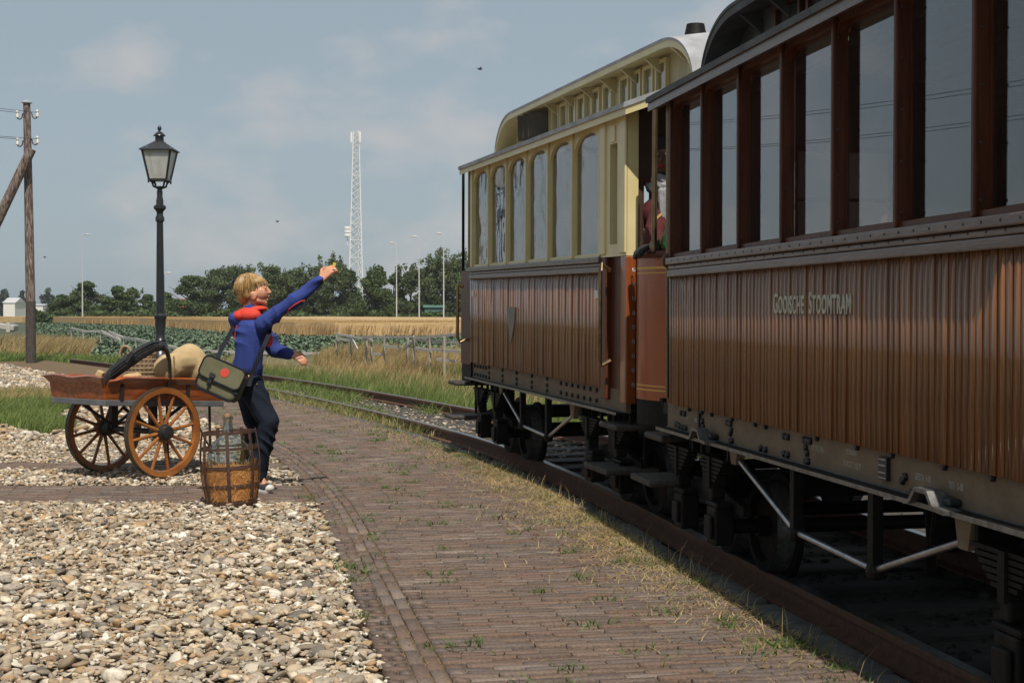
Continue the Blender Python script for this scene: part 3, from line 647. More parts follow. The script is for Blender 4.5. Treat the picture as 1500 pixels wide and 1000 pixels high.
def carriage(name, label, cfg):
    c = empty(name); tag(c, label, 'tram carriage', 'tram carriages of the steam train')
    x0, x1 = cfg['x0'], cfg['x1']; bt, wt, head = cfg['boards_top'], cfg['waist_top'], cfg['head']; eave = cfg['eave']
    up = cfg['upper']                                              # material of everything above the waist
    # lower side: an inner panel and one board after the other
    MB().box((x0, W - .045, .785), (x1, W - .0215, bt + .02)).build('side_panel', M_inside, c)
    bw = cfg['board_w']; nb = int((x1 - x0) / bw); bw = (x1 - x0) / nb
    hb = (bt - .775) / 2; T = np.array([[-.5,0,-1],[.5,0,-1],[.5,0,1],[-.5,0,1],[-.5,.93,-1],[.5,.93,-1],[.5,.93,1],[-.5,.93,1],[-.475,1,-1],[.475,1,-1],[.475,1,1],[-.475,1,1]], float)
    TF = [[0,4,5,1][::-1],[1,5,6,2][::-1],[2,6,7,3][::-1],[3,7,4,0][::-1],[4,8,9,5][::-1],[5,9,10,6][::-1],[6,10,11,7][::-1],[7,11,8,4][::-1],[8,11,10,9][::-1]]
    me = np_mesh('board', T * np.array([bw - .005, .024, hb]), np.array(TF)); me.materials.append(M_varnish)
    me.update(); bm = bmesh.new(); bm.from_mesh(me); bmesh.ops.recalc_face_normals(bm, faces=bm.faces); bm.to_mesh(me); bm.free()
    for i in range(nb):
        xc = x0 + (i + .5) * bw
        if cfg.get('skip') and cfg['skip'][0] < xc < cfg['skip'][1]: continue
        o = bpy.data.objects.new('board', me); COL.objects.link(o); o.parent = c
        o.location = (xc, W - .022 + rng.normal(0, .0009), .775 + hb); o.rotation_euler = (rng.normal(0, .003), 0, rng.normal(0, .004))
    # waist mouldings
    for za, zb, pr in ((bt - .004, bt + .032, .014), (bt + .034, wt - .038, .006), (wt - .036, wt, .022)):
        bevel(MB().box((x0 - .004, W - .04, za), (x1 + .004, W + pr, zb)).build('waist_rail', M_moulding, c), .006, 2)
    sc = MB()
    for i in range(int((x1 - x0) / .11)):
        for z in (bt + .05, wt - .018): sc.box((x0 + .05 + i * .11, W + .0, z - .004), (x0 + .058 + i * .11, W + (.0075 if z < wt - .03 else .0235), z + .004))
    tag(sc.build('waist_screws', M_bolt, c), kind='stuff')
    # windows
    pts = cfg['posts']; z0 = wt + .0005
    for a, b in zip(pts[:-1], pts[1:]):
        lo, hi = min(a, b), max(a, b); m_ = .014 if not cfg['arched'] else .018
        xl, xr = lo + m_, hi - m_; zt = head
        if cfg['arched']:
            rise = .13; inner = [(xl, z0 + .02), (xr, z0 + .02)]; k = 14
            inner += [((xl + xr) / 2 + (xr - xl) / 2 * math.cos(t), zt - rise + rise * math.sin(t)) for t in np.linspace(0, math.pi, k)]
        else:
            r_ = .055; inner = [(xl, z0 + .02), (xr, z0 + .02)]
            inner += [(xr - r_ + r_ * math.cos(t), zt - r_ + r_ * math.sin(t)) for t in np.linspace(0, math.pi / 2, 6)]
            inner += [(xl + r_ + r_ * math.cos(t), zt - r_ + r_ * math.sin(t)) for t in np.linspace(math.pi / 2, math.pi, 6)]
        ztop = eave - .002
        def outer_pt(i):
            if i == 0: return (lo + .0005, z0)
            if i == 1: return (hi - .0005, z0)
            if i == 2: return (hi - .0005, zt - .15)
            if i == len(inner) - 1: return (lo + .0005, zt - .15)
            f = (i - 2) / (len(inner) - 3); q = f
            if q < .12: return (hi - .0005, zt - .15 + (ztop - zt + .15) * q / .12)
            if q > .88: return (lo + .0005, zt - .15 + (ztop - zt + .15) * (1 - q) / .12)
            return (hi - .0005 + (lo - hi + .001) * (q - .12) / .76, ztop)
        outer = [outer_pt(i) for i in range(len(inner))]
        dd = cfg['depth']; sk_ = .022 if not cfg['arched'] else .012
        wmb = MB().ring(outer, inner, W - dd, W - .004, FACE)
        # inner sash
        cxm, czm = (xl + xr) / 2, (z0 + zt) / 2
        sash = [(cxm + (x - cxm) * (1 - sk_ * 1.6), czm + (z - czm) * (1 - sk_)) for x, z in inner]
        wmb.ring(inner, sash, W - dd - .008, W - dd + .008, FACE)
        w = wmb.build('window', up, c)
        g = MB().prism(sash, W - dd - .002, W - dd + .003, FACE).build('pane', cfg['pane'], w)
        if cfg['arched']: pass
    for i, x in enumerate(pts):                                    # cover strips on the posts
        bevel(MB().box((x - .012, W - .01, z0), (x + .012, W + .012, eave - .004)).build('post_strip', up, c), .006, 2)
        if not cfg['arched']:
            sc = MB()
            for z in np.linspace(z0 + .05, head - .05, 5): sc.sphere((x - .03, W - .002, z), .005, 6, 4)
            tag(sc.build('post_screws', M_bolt, c), kind='stuff')
    # corner posts between the windows and the ends of the body
    for xa, xb in cfg['corners']:
        lo, hi = min(xa, xb), max(xa, xb)
        q = bevel(MB().box((lo, W - .10, z0), (hi, W + .004, eave - .003)).build('corner_post', up, c), .006, 2)
    # far side: plain panelling, posts and drawn blinds
    MB().box((x0, -W, .78), (x1, -W + .03, wt)).build('far_side_panel', M_varnish, c)
    fb = MB()
    for x in list(pts) + [x0 + .03, x1 - .03]: fb.box((x - .03, -W, wt), (x + .03, -W + .06, eave))
    fb.box((x0, -W, head), (x1, -W + .05, eave + .045)); fb.build('far_side_post', up, c)
    for a, b in zip(pts[:-1], pts[1:]):
        lo, hi = min(a, b), max(a, b)
        if cfg['arched'] and lo > 1.2: continue
        MB().box((lo + .03, -W + .02, wt), (hi - .03, -W + .03, head)).build('blind', M_blind, c)
    # floor, ceiling, benches, end walls with a window each
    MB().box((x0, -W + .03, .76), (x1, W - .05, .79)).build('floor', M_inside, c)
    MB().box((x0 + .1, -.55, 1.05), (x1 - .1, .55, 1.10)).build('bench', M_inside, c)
    for xe in (cfg.get('near_wall', x0 + .02), x1 - .02):
        wh = [(-.30, 1.62), (.30, 1.62), (.30, 2.12), (-.30, 2.12)]
        if 'near_wall' in cfg and xe < 0: wh = [(.725, 1.72), (.845, 1.72), (.845, 2.04), (.725, 2.04)]
        if 'near_wall' in cfg and xe > 0: wh = [(-.82, 1.85), (-.42, 1.85), (-.42, 2.36), (-.82, 2.36)]
        ENDF = lambda a, b, d: Vector((d, a, b))
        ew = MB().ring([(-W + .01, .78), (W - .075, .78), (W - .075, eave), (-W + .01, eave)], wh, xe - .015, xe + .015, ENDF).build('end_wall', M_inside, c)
        wi = MB().ring(wh, [(a * .0 + (wh[0][0] + wh[1][0]) / 2 + (a - (wh[0][0] + wh[1][0]) / 2) * .86, (wh[0][1] + wh[2][1]) / 2 + (b - (wh[0][1] + wh[2][1]) / 2) * .88) for a, b in wh], xe - .02, xe + .02, ENDF)
        wi.box((xe - .012, (wh[0][0] + wh[1][0]) / 2 - .010, wh[0][1] + .01), (xe + .012, (wh[0][0] + wh[1][0]) / 2 + .010, wh[2][1] - .01)); wi.box((xe - .013, wh[0][0] + .01, 1.83), (xe + .013, wh[1][0] - .01, 1.85))
        wo = wi.build('end_window', M_frame_wood, c)
        gy = np.linspace(-W + .02, W - .09, 13); MB().prism([(-W + .02, eave - .0), (W - .09, eave - .0)] + [(y_, eave + .02 + .19 * (1 - (y_ / (W + .075)) ** 2)) for y_ in gy[::-1]], xe - .014, xe + .014, ENDF).build('end_gable', M_inside, c)
    # roof: a low crowned deck with bowed ends
    ra, rb = cfg['roof']; bow = cfg['bow']; ov = .075
    def roof_grid(ya, za, ya2, half, thick, nx=40, ny=18, zf=None, bowf=True):
        V = []; F = []
        for i in range(nx + 1):
            for j in range(ny + 1):
                y = -half + 2 * half * j / ny; u = i / nx
                e = bow * (1 - (abs(y) / half) ** 2.2) if bowf else 0
                xa, xb = ra - e, rb + e; x = xa + (xb - xa) * (.5 - .5 * math.cos(math.pi * u)); V.append((x, y, zf(x, y)))
        n_ = len(V); m_ = ny + 1
        V += [(x, y, z - thick) for x, y, z in V]
        for i in range(nx):
            for j in range(ny):
                a = i * m_ + j; F += [(a, a + m_, a + m_ + 1, a + 1), (n_ + a, n_ + a + 1, n_ + a + m_ + 1, n_ + a + m_)]
        rim = [i * m_ for i in range(nx)] + [nx * m_ + j for j in range(ny)] + [i * m_ + ny for i in range(nx, 0, -1)] + [j for j in range(ny, 0, -1)]
        for k in range(len(rim)): a, b = rim[k], rim[(k + 1) % len(rim)]; F.append((a, b, n_ + b, n_ + a))
        return V, F
    half = W + ov
    rz_ = lambda x, y: eave + .03 + .20 * (1 - (abs(y) / half) ** 2.0)
    V, F = roof_grid(0, 0, 0, half, .03, zf=rz_); rm = MB().add(V, F).build('roof', cfg['roof_mat'], c, smooth=True)
    V, F = roof_grid(0, 0, 0, half - .012, .05, zf=lambda x, y: rz_(x, y) - .026); MB().add(V, F).build('roof_edge', cfg['edge_mat'], c, smooth=True)
    # clerestory
    ca, cb = cfg['cler']; cz, cb0 = cfg['cler_top'], eave + .10
    ch = .62
    def cz_f(x, y):
        e = 0; L_ = .55
        if x < ca + L_: e = (ca + L_ - x) / L_
        if x > cb - L_: e = (x - cb + L_) / L_
        e = min(1, max(0, e)); s_ = math.sqrt(max(0, 1 - e ** 2.2))
        return cb0 + (cz - cb0) * s_ + .07 * (1 - (abs(y) / (ch + .09)) ** 2) * (.25 + .75 * s_)
    def cgrid(hw, zo, thick, e0=0):
        V = []; F = []; nx, ny = 60, 12
        for i in range(nx + 1):
            for j in range(ny + 1):
                y = -hw + 2 * hw * j / ny; x = ca + e0 + (cb - ca - 2 * e0) * (.5 - .5 * math.cos(math.pi * i / nx)); V.append((x, y, cz_f(x, y) + zo))
        n_ = len(V); m_ = ny + 1; V += [(x, y, z - thick) for x, y, z in V]
        for i in range(nx):
            for j in range(ny):
                a = i * m_ + j; F += [(a, a + m_, a + m_ + 1, a + 1), (n_ + a, n_ + a + 1, n_ + a + m_ + 1, n_ + a + m_)]
        rim = [i * m_ for i in range(nx)] + [nx * m_ + j for j in range(ny)] + [i * m_ + ny for i in range(nx, 0, -1)] + [j for j in range(ny, 0, -1)]
        for k in range(len(rim)): a, b = rim[k], rim[(k + 1) % len(rim)]; F.append((a, b, n_ + b, n_ + a))
        return V, F
    V, F = cgrid(ch + .09, 0, .018); MB().add(V, F).build('clerestory_roof', cfg['roof_mat'], c, smooth=True)
    V, F = cgrid(ch + .085, -.014, .045, .01); MB().add(V, F).build('clerestory_edge', cfg['edge2_mat'], c, smooth=True)
    # clerestory walls follow the curved ends
    wl = MB(); xs_ = np.linspace(ca + .04, cb - .04, 40)
    for sy in (1, -1):
        for xa, xb in zip(xs_[:-1], xs_[1:]):
            za, zb = cz_f(xa, ch) - .03, cz_f(xb, ch) - .03; y0_, y1_ = sy * (ch - .085), sy * (ch - .115)
            wl.add([(xa, y0_, eave + .03), (xb, y0_, eave + .03), (xb, y0_, zb), (xa, y0_, za), (xa, y1_, eave + .03), (xb, y1_, eave + .03), (xb, y1_, zb), (xa, y1_, za)],
                   [(0,1,2,3), (7,6,5,4), (3,2,6,7), (0,4,5,1)])
        wl.build('clerestory_wall', cfg['cler_mat'], c); wl = MB()
    zc0, zc1 = eave + .17, cz - .055
    for x, wd, op in cfg['cwin']:
        y0_ = ch - .085
        fm = MB().ring([(x - wd/2, zc0), (x + wd/2, zc0), (x + wd/2, zc1), (x - wd/2, zc1)], [(x - wd/2 + .025, zc0 + .025), (x + wd/2 - .025, zc0 + .025), (x + wd/2 - .025, zc1 - .025), (x - wd/2 + .025, zc1 - .025)], y0_ + .002, y0_ + .03, FACE)
        f = fm.build('clerestory_window', cfg['cwin_mat'], c)
        if op:                                                    # sash swung outwards
            p_ = MB().box((0, 0, 0), (wd - .02, .012, zc1 - zc0 - .02)).build('pane', M_blind, f); p_.location = (x - wd / 2 + .01, y0_ + .032, zc0 + .01); p_.rotation_euler = (0, 0, R(50))
        else: MB().box((x - wd/2 + .025, y0_ + .004, zc0 + .025), (x + wd/2 - .025, y0_ + .012, zc1 - .025)).build('pane', M_pane, f)
    for x in np.linspace(ca + .5, cb - .5, 9):                    # brackets under the clerestory eave
        MB().add([(x - .012, ch - .084, cz_f(x, ch) - .06), (x + .012, ch - .084, cz_f(x, ch) - .06), (x + .012, ch + .05, cz_f(x, ch) - .055), (x - .012, ch + .05, cz_f(x, ch) - .055), (x - .012, ch - .084, cz_f(x, ch) - .16), (x + .012, ch - .084, cz_f(x, ch) - .16)],
                 [(0,1,2,3), (4,5,1,0), (3,2,5,4), (0,3,4), (1,5,2)]).build('bracket', cfg['cler_mat'], c)
    for x, hgt in cfg.get('vents', ()):
        z = cz_f(x, 0)
        v = MB().lathe([(.045, z - .05), (.045, z + hgt - .09)], 12, Matrix.Translation((x, 0, 0))).build('roof_vent', M_underframe, c, smooth=True)
        MB().lathe([(.085, z + hgt - .095), (.08, z + hgt - .085), (.062, z + hgt)], 14, Matrix.Translation((x, 0, 0))).build('vent_cap', M_underframe, v, smooth=True)
    # solebar with its flange, bolts and truss
    xs0, xs1 = cfg['sole']
    MB().box((xs0, W - .06, .64), (xs1, W - .028, .775)).build('solebar', M_solebar, c)
    MB().box((xs0, W - .028, .632), (xs1, W + .035, .645)).build('solebar_flange', M_underframe, c)
    fl = MB().box((xs0, W + .0352, .6305), (xs1, W + .0385, .6465)); fl.box((xs0, W - .0275, .6452), (xs1, W - .022, .650)); fl.build('flange_edge', M_flange, c)
    MB().box((xs0, -W + .02, .64), (xs1, -W + .06, .775)).build('solebar', M_underframe, c)
    ub = MB()
    for x in np.linspace(xs0 + .1, xs1 - .1, 7): ub.box((x - .03, -W + .06, .66), (x + .03, W - .06, .76))
    ub.build('cross_bearer', M_underframe, c)
    meb = MB().lathe([(.0155, 0), (.0155, .008), (.011, .014)], 6).mesh('bolt'); meb.materials.append(M_bolt)
    for x, z in cfg['bolts']:
        o = bpy.data.objects.new('bolt', meb); COL.objects.link(o); o.parent = c; o.location = (x, W - .028, z); o.rotation_euler = (R(-90), 0, 0)
    for s_ in (1, -1):
        y = s_ * (W - .05); tr = [(cfg['truss'][0], y, .585), (cfg['truss'][1], y, .355), (cfg['truss'][2], y, .335), (cfg['truss'][3], y, .55)]
        for p0, p1 in zip(tr[:-1], tr[1:]):
            d_ = (Vector(p1) - Vector(p0)).normalized() * .03
            MB().tube([Vector(p0) + d_, Vector(p1) - d_], .0125, 10).build('truss_rod', M_steel if s_ > 0 else M_underframe, c, smooth=True)
        for x, z in ((tr[1][0], .345), (tr[2][0], .325)):
            q = MB().box((x - .022, y - .02, z), (x + .022, y + .02, .63)).box((x - .05, y - .03, .617), (x + .05, y + .03, .631))
            q.sphere((x, y, z + .008), (.045, .035, .035), 10, 6); q.build('truss_post', M_underframe, c)
        for x, z in ((tr[0][0], .585), (tr[3][0], .55)):
            MB().prism([(x - .06, .631), (x + .06, .631), (x + .03, z - .03), (x - .03, z - .03)], y - .02, y + .02, FACE).build('truss_bracket', M_solebar if s_ > 0 else M_underframe, c)
    # bogies
    for xb_ in cfg['bogies']:
        bg_ = MB()
        for s_ in (1, -1):
            bg_.prism([(xb_ - .5, .30), (xb_ + .5, .30), (xb_ + .5, .34), (xb_ + .12, .40), (xb_ - .12, .40), (xb_ - .5, .34)], s_ * .80, s_ * .84, FACE)
            bg_.box((xb_ - .06, s_ * .70, .36), (xb_ + .06, s_ * .86, .62))
        bg_.box((xb_ - .08, -.8, .33), (xb_ + .08, .8, .43)); bg_.build('bogie_frame', M_underframe, c)
        for xa in (xb_ - .275, xb_ + .275):
            for s_ in (1, -1):
                y = s_ * GAUGE / 2
                Mx = Matrix.Translation((xa, y, .222)) @ Matrix.Rotation(R(90 * -s_), 4, 'X')
                w = MB().lathe([(.255, -.075), (.255, -.05), (.222, -.045), (.215, .045), (.17, .05), (.16, .012), (.05, .012), (.05, .07), (.001, .07)], 28, Mx).build('wheel', M_underframe, c, smooth=True)
                ty_ = MB(); V = []; F = []
                for j in range(28):
                    a = 6.28318 * j / 28; V += [Mx @ Vector((r_ * math.cos(a), r_ * math.sin(a), z)) for r_, z in ((.224, -.043), (.217, .043))]
                for j in range(28): F.append((2*j, 2*j+1, 2*((j+1)%28)+1, 2*((j+1)%28)))
                ty_.add(V, F).build('tyre', M_flange, w, smooth=True)
                ax = MB().box((xa - .07, s_ * .83, .14), (xa + .07, s_ * .925, .32)).box((xa - .05, s_ * .925, .17), (xa + .05, s_ * .945, .28)).box((xa - .085, s_ * .84, .32), (xa + .085, s_ * .925, .345))
                ax.box((xa - .03, s_ * .86, .355), (xa + .03, s_ * .93, .42)); bevel(ax.build('axle_box', M_underframe, c), .01, 2)
                sp = MB()
                for k in range(6): L_ = .20 - k * .025; sp.box((xa - L_, s_ * .865, .545 - k * .02), (xa + L_, s_ * .93, .559 - k * .02))
                sp.box((xa - .02, s_ * .86, .41), (xa + .02, s_ * .94, .56)); sp.bar((xa - .2, s_ * .9, .55), (xa - .2, s_ * .9, .63), .02, .02); sp.bar((xa + .2, s_ * .9, .55), (xa + .2, s_ * .9, .63), .02, .02)
                sp.build('leaf_spring', M_underframe, c)
            MB().tube([(xa, -.9, .222), (xa, .9, .222)], .035, 10).build('axle', M_underframe, c, smooth=True)
    # brake hanger and pipe under the middle
    bh = MB().tube([(-.10, .55, .62), (-.13, .55, .36)], .008, 6).tube([(-.20, .55, .62), (-.15, .55, .36)], .008, 6).sphere((-.14, .55, .31), (.02, .03, .065), 8, 6); bh.build('brake_hanger', M_underframe, c, smooth=True)
    MB().tube([(x0, .25, .56), (x1, .25, .56)], .025, 8).build('brake_pipe', M_underframe, c, smooth=True)
    MB().lathe([(.14, -.35), (.14, .35)], 18, Matrix.Translation((.1, -.2, .5)) @ Matrix.Rotation(R(90), 4, 'Y')).build('brake_cylinder', M_underframe, c, smooth=True)
    # steps
    for x, z, ln, yo in cfg['steps']:
        st = bevel(MB().box((x - ln / 2, W - .22, z - .035), (x + ln / 2, W + yo, z)).build('step', M_step, c), .012, 2)
        MB().box((x - ln / 2 + .03, W - .15, z + .0), (x - ln / 2 + .05, W - .13, .64)).box((x + ln / 2 - .05, W - .15, z), (x + ln / 2 - .03, W - .13, .64)).build('step_hanger', M_underframe, st)
    return c

def cluster(x, rows_, cols, dx=.045, zs=(.745, .71, .675)): return [(x + dx * i, z) for i in range(cols) for z in zs[:rows_]]
def local_of(t, tc): return t - tc

def place(c, th, t, a, zoff=0, pitch=0):
    th = R(th); D = Vector((-math.sin(th), math.cos(th), 0)); L = Vector((math.cos(th), math.sin(th), 0))
    c.rotation_euler = (0, -pitch, math.pi / 2 + th); c.location = D * t + L * a + Vector((0, 0, zoff))

# the brown carriage nearest the camera
posts1 = [1.967 - .533 * k for k in range(8)]
bolts1 = [(1.86, .735), (1.80, .735), (1.95, .67), (1.91, .67), (1.88, .665), (1.83, .665), (1.78, .665), (1.50, .72), (1.49, .695), (1.475, .672)]
for x, zs in ((1.72, (.765,)), (1.51, (.765,)), (1.36, (.765,)), (1.06, (.765,)), (.75, (.765,)), (.62, (.765,)), (.05, (.765,)), (-.33, (.765,)), (-.62, (.765,)), (-1.0, (.765,)), (-1.3, (.765,))): bolts1 += [(x, z) for z in zs]
bolts1 += [(1.13, .74), (1.105, .74), (1.08, .74), (1.07, .71), (1.085, .695), (1.08, .662), (1.06, .662), (.68, .665), (.62, .665), (.40, .74), (.36, .74), (.40, .668), (.36, .668),
           (.18, .745), (.15, .745), (.12, .745), (.165, .715), (.15, .695), (.16, .663), (.14, .663), (-.72, .70), (-.70, .685), (-.78, .655), (-.81, .655), (-.84, .655), (-.87, .655), (-.90, .655), (-.93, .655), (1.30, .655), (1.33, .655), (1.36, .655), (1.39, .655)]
car1 = carriage('tram_carriage', 'dark brown varnished wooden tram carriage with square windows and raised letters, nearest the camera', dict(
    x0=-1.80, x1=2.0, boards_top=1.435, waist_top=1.53, head=2.31, eave=2.355, upper=M_frame_wood, arched=False, depth=.045, board_w=.0427, posts=posts1, pane=M_pane,
    corners=[(1.981, 1.999), (-1.799, -1.778)], roof=(-1.95, 2.20), bow=.2, roof_mat=M_roof_dark, edge_mat=M_moulding, edge2_mat=M_roof_dark, cler=(-1.9, 2.26), cler_top=2.80, cler_mat=M_roof_dark,
    cwin_mat=M_frame_wood, cwin=[(1.35 - .42 * k, .34, False) for k in range(7)], sole=(-1.95, 2.12), truss=(1.06, .33, -.43, -1.11), bogies=(1.65, -1.65), bolts=bolts1,
    steps=[(2.22, .60, .34, .03), (2.22, .37, .40, .10)]))
place(car1, 10.0, 5.2, 3.05)
# lettering and stencils
side_text('Gooische', .285, 1.245, .118, .60, car1, M_letter, smallcaps=True, ext=.004, spacing=1.12)
side_text('Stoomtram', -.135, 1.245, .118, .60, car1, M_letter, smallcaps=True, ext=.004, spacing=1.12)
for tx, x, z, s_ in (('N.ST.NTL.1934', .055, .712, .030), ('REMBAKW', -.27, .728, .030), ('TRUCKST. 9.25 M', -.275, .682, .032), ('GESCH. 9-05', -.845, .70, .032), ('REV.  5-00', -1.07, .70, .032), ('DIENST', 1.78, .705, .026), ('30888 K', 1.62, .705, .028)):
    side_text(tx, x, z, s_, .62, car1, M_stencil, name='stencil', ext=.0006, y=W - .0275)
q = MB().box((-.60, W - .028, .672), (-.535, W - .012, .752)).build('plate_holder', M_bolt, car1)
for z in (.745, .725, .700, .682): MB().box((-.595, W - .012, z - .004), (-.54, W - .0095, z)).build('plate_line', M_stencil, q)
MB().box((1.535, W - .028, .66), (1.56, W - .014, .775)).build('solebar_strap', M_bolt, car1)
for xx in (-1.02, 1.35):                                     # cranked footboard bearers over the bogies
    cr = MB(); zz = [(.14, .640), (.10, .648), (.06, .690), (-.02, .690), (-.06, .645), (-.14, .640)]
    for (xa, za), (xb, zb) in zip(zz[:-1], zz[1:]): cr.bar((xx + xa, W + .03, za), (xx + xb, W + .03, zb), .06, .014)
    cr.build('cranked_bearer', M_flange, car1)
    bevel(MB().box((xx - .09, W - .03, .65), (xx + .05, W + .02, .675)).build('bearer_block', M_bolt, car1), .008)
# vestibule post, knob and rails at the far end
vp = MB().tube([(2.07, W - .015, .80), (2.07, W - .015, 2.33)], .014, 10).build('grab_pole', M_brass, car1, smooth=True)
MB().sphere((2.07, W - .01, 1.52), (.03, .03, .04), 10, 7).build('pole_knob', M_frame_wood, vp, smooth=True)
MB().box((2.0, -.9, .70), (2.35, .88, .76)).build('end_platform', M_underframe, car1)
bf = MB().tube([(2.35, .0, .55), (2.62, .0, .55)], .04, 10).lathe([(.12, 0), (.13, .02), (.12, .04)], 18, Matrix.Translation((2.6, 0, .55)) @ Matrix.Rotation(R(90), 4, 'Y')).build('buffer', M_underframe, car1, smooth=True)
MB().box((2.035, W - .06, .80), (2.055, W - .005, 1.50)).build('end_gate', M_underframe, car1)

# the cream and brown carriage behind it
posts2 = [-1.53 + .575 * k for k in range(7)]
bolts2 = []
for x in (1.92, 1.82, 1.72, 1.62, 1.52): bolts2 += [(x, .745), (x, .675)]
for x in (1.42, .98, .55, .12, -.28): bolts2 += [(x, .755), (x, .71), (x, .672)]
for x in (-.62, -.75, -.88, -1.01, -1.14, -1.27, -1.40): bolts2 += [(x, .745), (x, .68)]
car2 = carriage('tram_carriage', 'cream and brown wooden tram carriage with arched windows, farther along the track', dict(
    near_wall=-1.99, x0=-1.55, x1=2.0, boards_top=1.495, waist_top=1.59, head=2.40, eave=2.44, upper=M_cream, arched=True, depth=.026, board_w=.075, posts=posts2, pane=M_wavy,
    corners=[(1.936, 1.999)], roof=(-2.17, 2.15), bow=.45, roof_mat=M_roof_grey, edge_mat=M_cream, edge2_mat=M_cream, cler=(-2.46, 2.12), cler_top=2.89, cler_mat=M_cream_dirty,
    cwin_mat=M_cream, cwin=[(x, .19, o_) for x, o_ in ((-1.55, 0), (-1.32, 0), (-1.09, 0), (-.86, 0), (-.50, 0), (-.24, 0), (.10, 0), (.32, 0), (.54, 0), (.76, 0), (1.02, 1), (1.18, 1), (1.34, 1), (1.58, 0))],
    vents=((-.75, .27),), sole=(-1.95, 2.05), truss=(1.07, .46, -.23, -.86), bogies=(1.5, -1.5), bolts=bolts2,
    steps=[(-1.86, .575, .34, .06), (-1.80, .31, .44, .12), (2.2, .60, .3, .12), (2.25, .30, .3, .14)]))
place(car2, 15.0, 10.1, 3.814, zoff=.022, pitch=R(.62))
tp = MB().prism([(.47, 1.26), (.74, 1.26), (.70, 1.13), (.605, .98), (.51, 1.13)], W + .002, W + .009, FACE).build('shield_plaque', mat('plaque_grey', (.16, .14, .10), (.20, .17, .12), rough=.5), car2)
MB().box((-1.50, W + .002, 1.33), (-1.44, W + .008, 1.38)).build('number_plate', M_white, car2)
MB().box((1.86, W + .002, 1.34), (1.91, W + .008, 1.39)).build('number_plate', M_white, car2)
# closed vestibule bay: cream posts with a slit window above, red-brown boards below
v0, v1 = -2.03, -1.552
MB().ring([(v0, 1.585), (v1, 1.585), (v1, 2.436), (v0, 2.436)], [(v0 + .17, 1.66), (v1 - .17, 1.66), (v1 - .17, 2.27), (v0 + .17, 2.27)], W - .07, W + .003, FACE).build('vestibule_panel', M_cream, car2)
MB().box((v0 + .16, W - .05, 1.65), (v1 - .16, W - .044, 2.28)).build('slit_window', M_wavy, car2)
for x in (v0 + .05, v1 - .05): bevel(MB().box((x - .05, W - .01, 1.60), (x + .05, W + .016, 2.43)).build('vestibule_post', M_cream, car2), .008, 2)
MB().box((v0 + .2, W, 2.28), (v1 - .2, W + .012, 2.38)).build('vestibule_plate', M_cream, car2)
MB().box((v0, W - .07, .70), (v1, W - .03, 1.583)).build('vestibule_door', M_frame_wood, car2)
for x in (v0 + .045, v1 - .06): bevel(MB().box((x - .05, W - .06, .705), (x + .05, W + .008, 1.583)).build('door_post', mat('sun_toned_varnish', (.20, .048, .012), (.26, .07, .018), rough=.35, coat=.6, stretch=(5, 5, .6)) if x < -1.8 else M_frame_wood, car2), .008, 2)  # end post in brighter orange, sunlight on it put into the colour
gh = [(-1.74, W, 1.50), (-1.74, W + .06, 1.54), (-1.76, W + .075, 1.50), (-1.76, W + .075, .96), (-1.74, W + .06, .92), (-1.74, W, .95)]
MB().tube(gh, .013, 8).build('grab_handle', M_brass, car2, smooth=True)
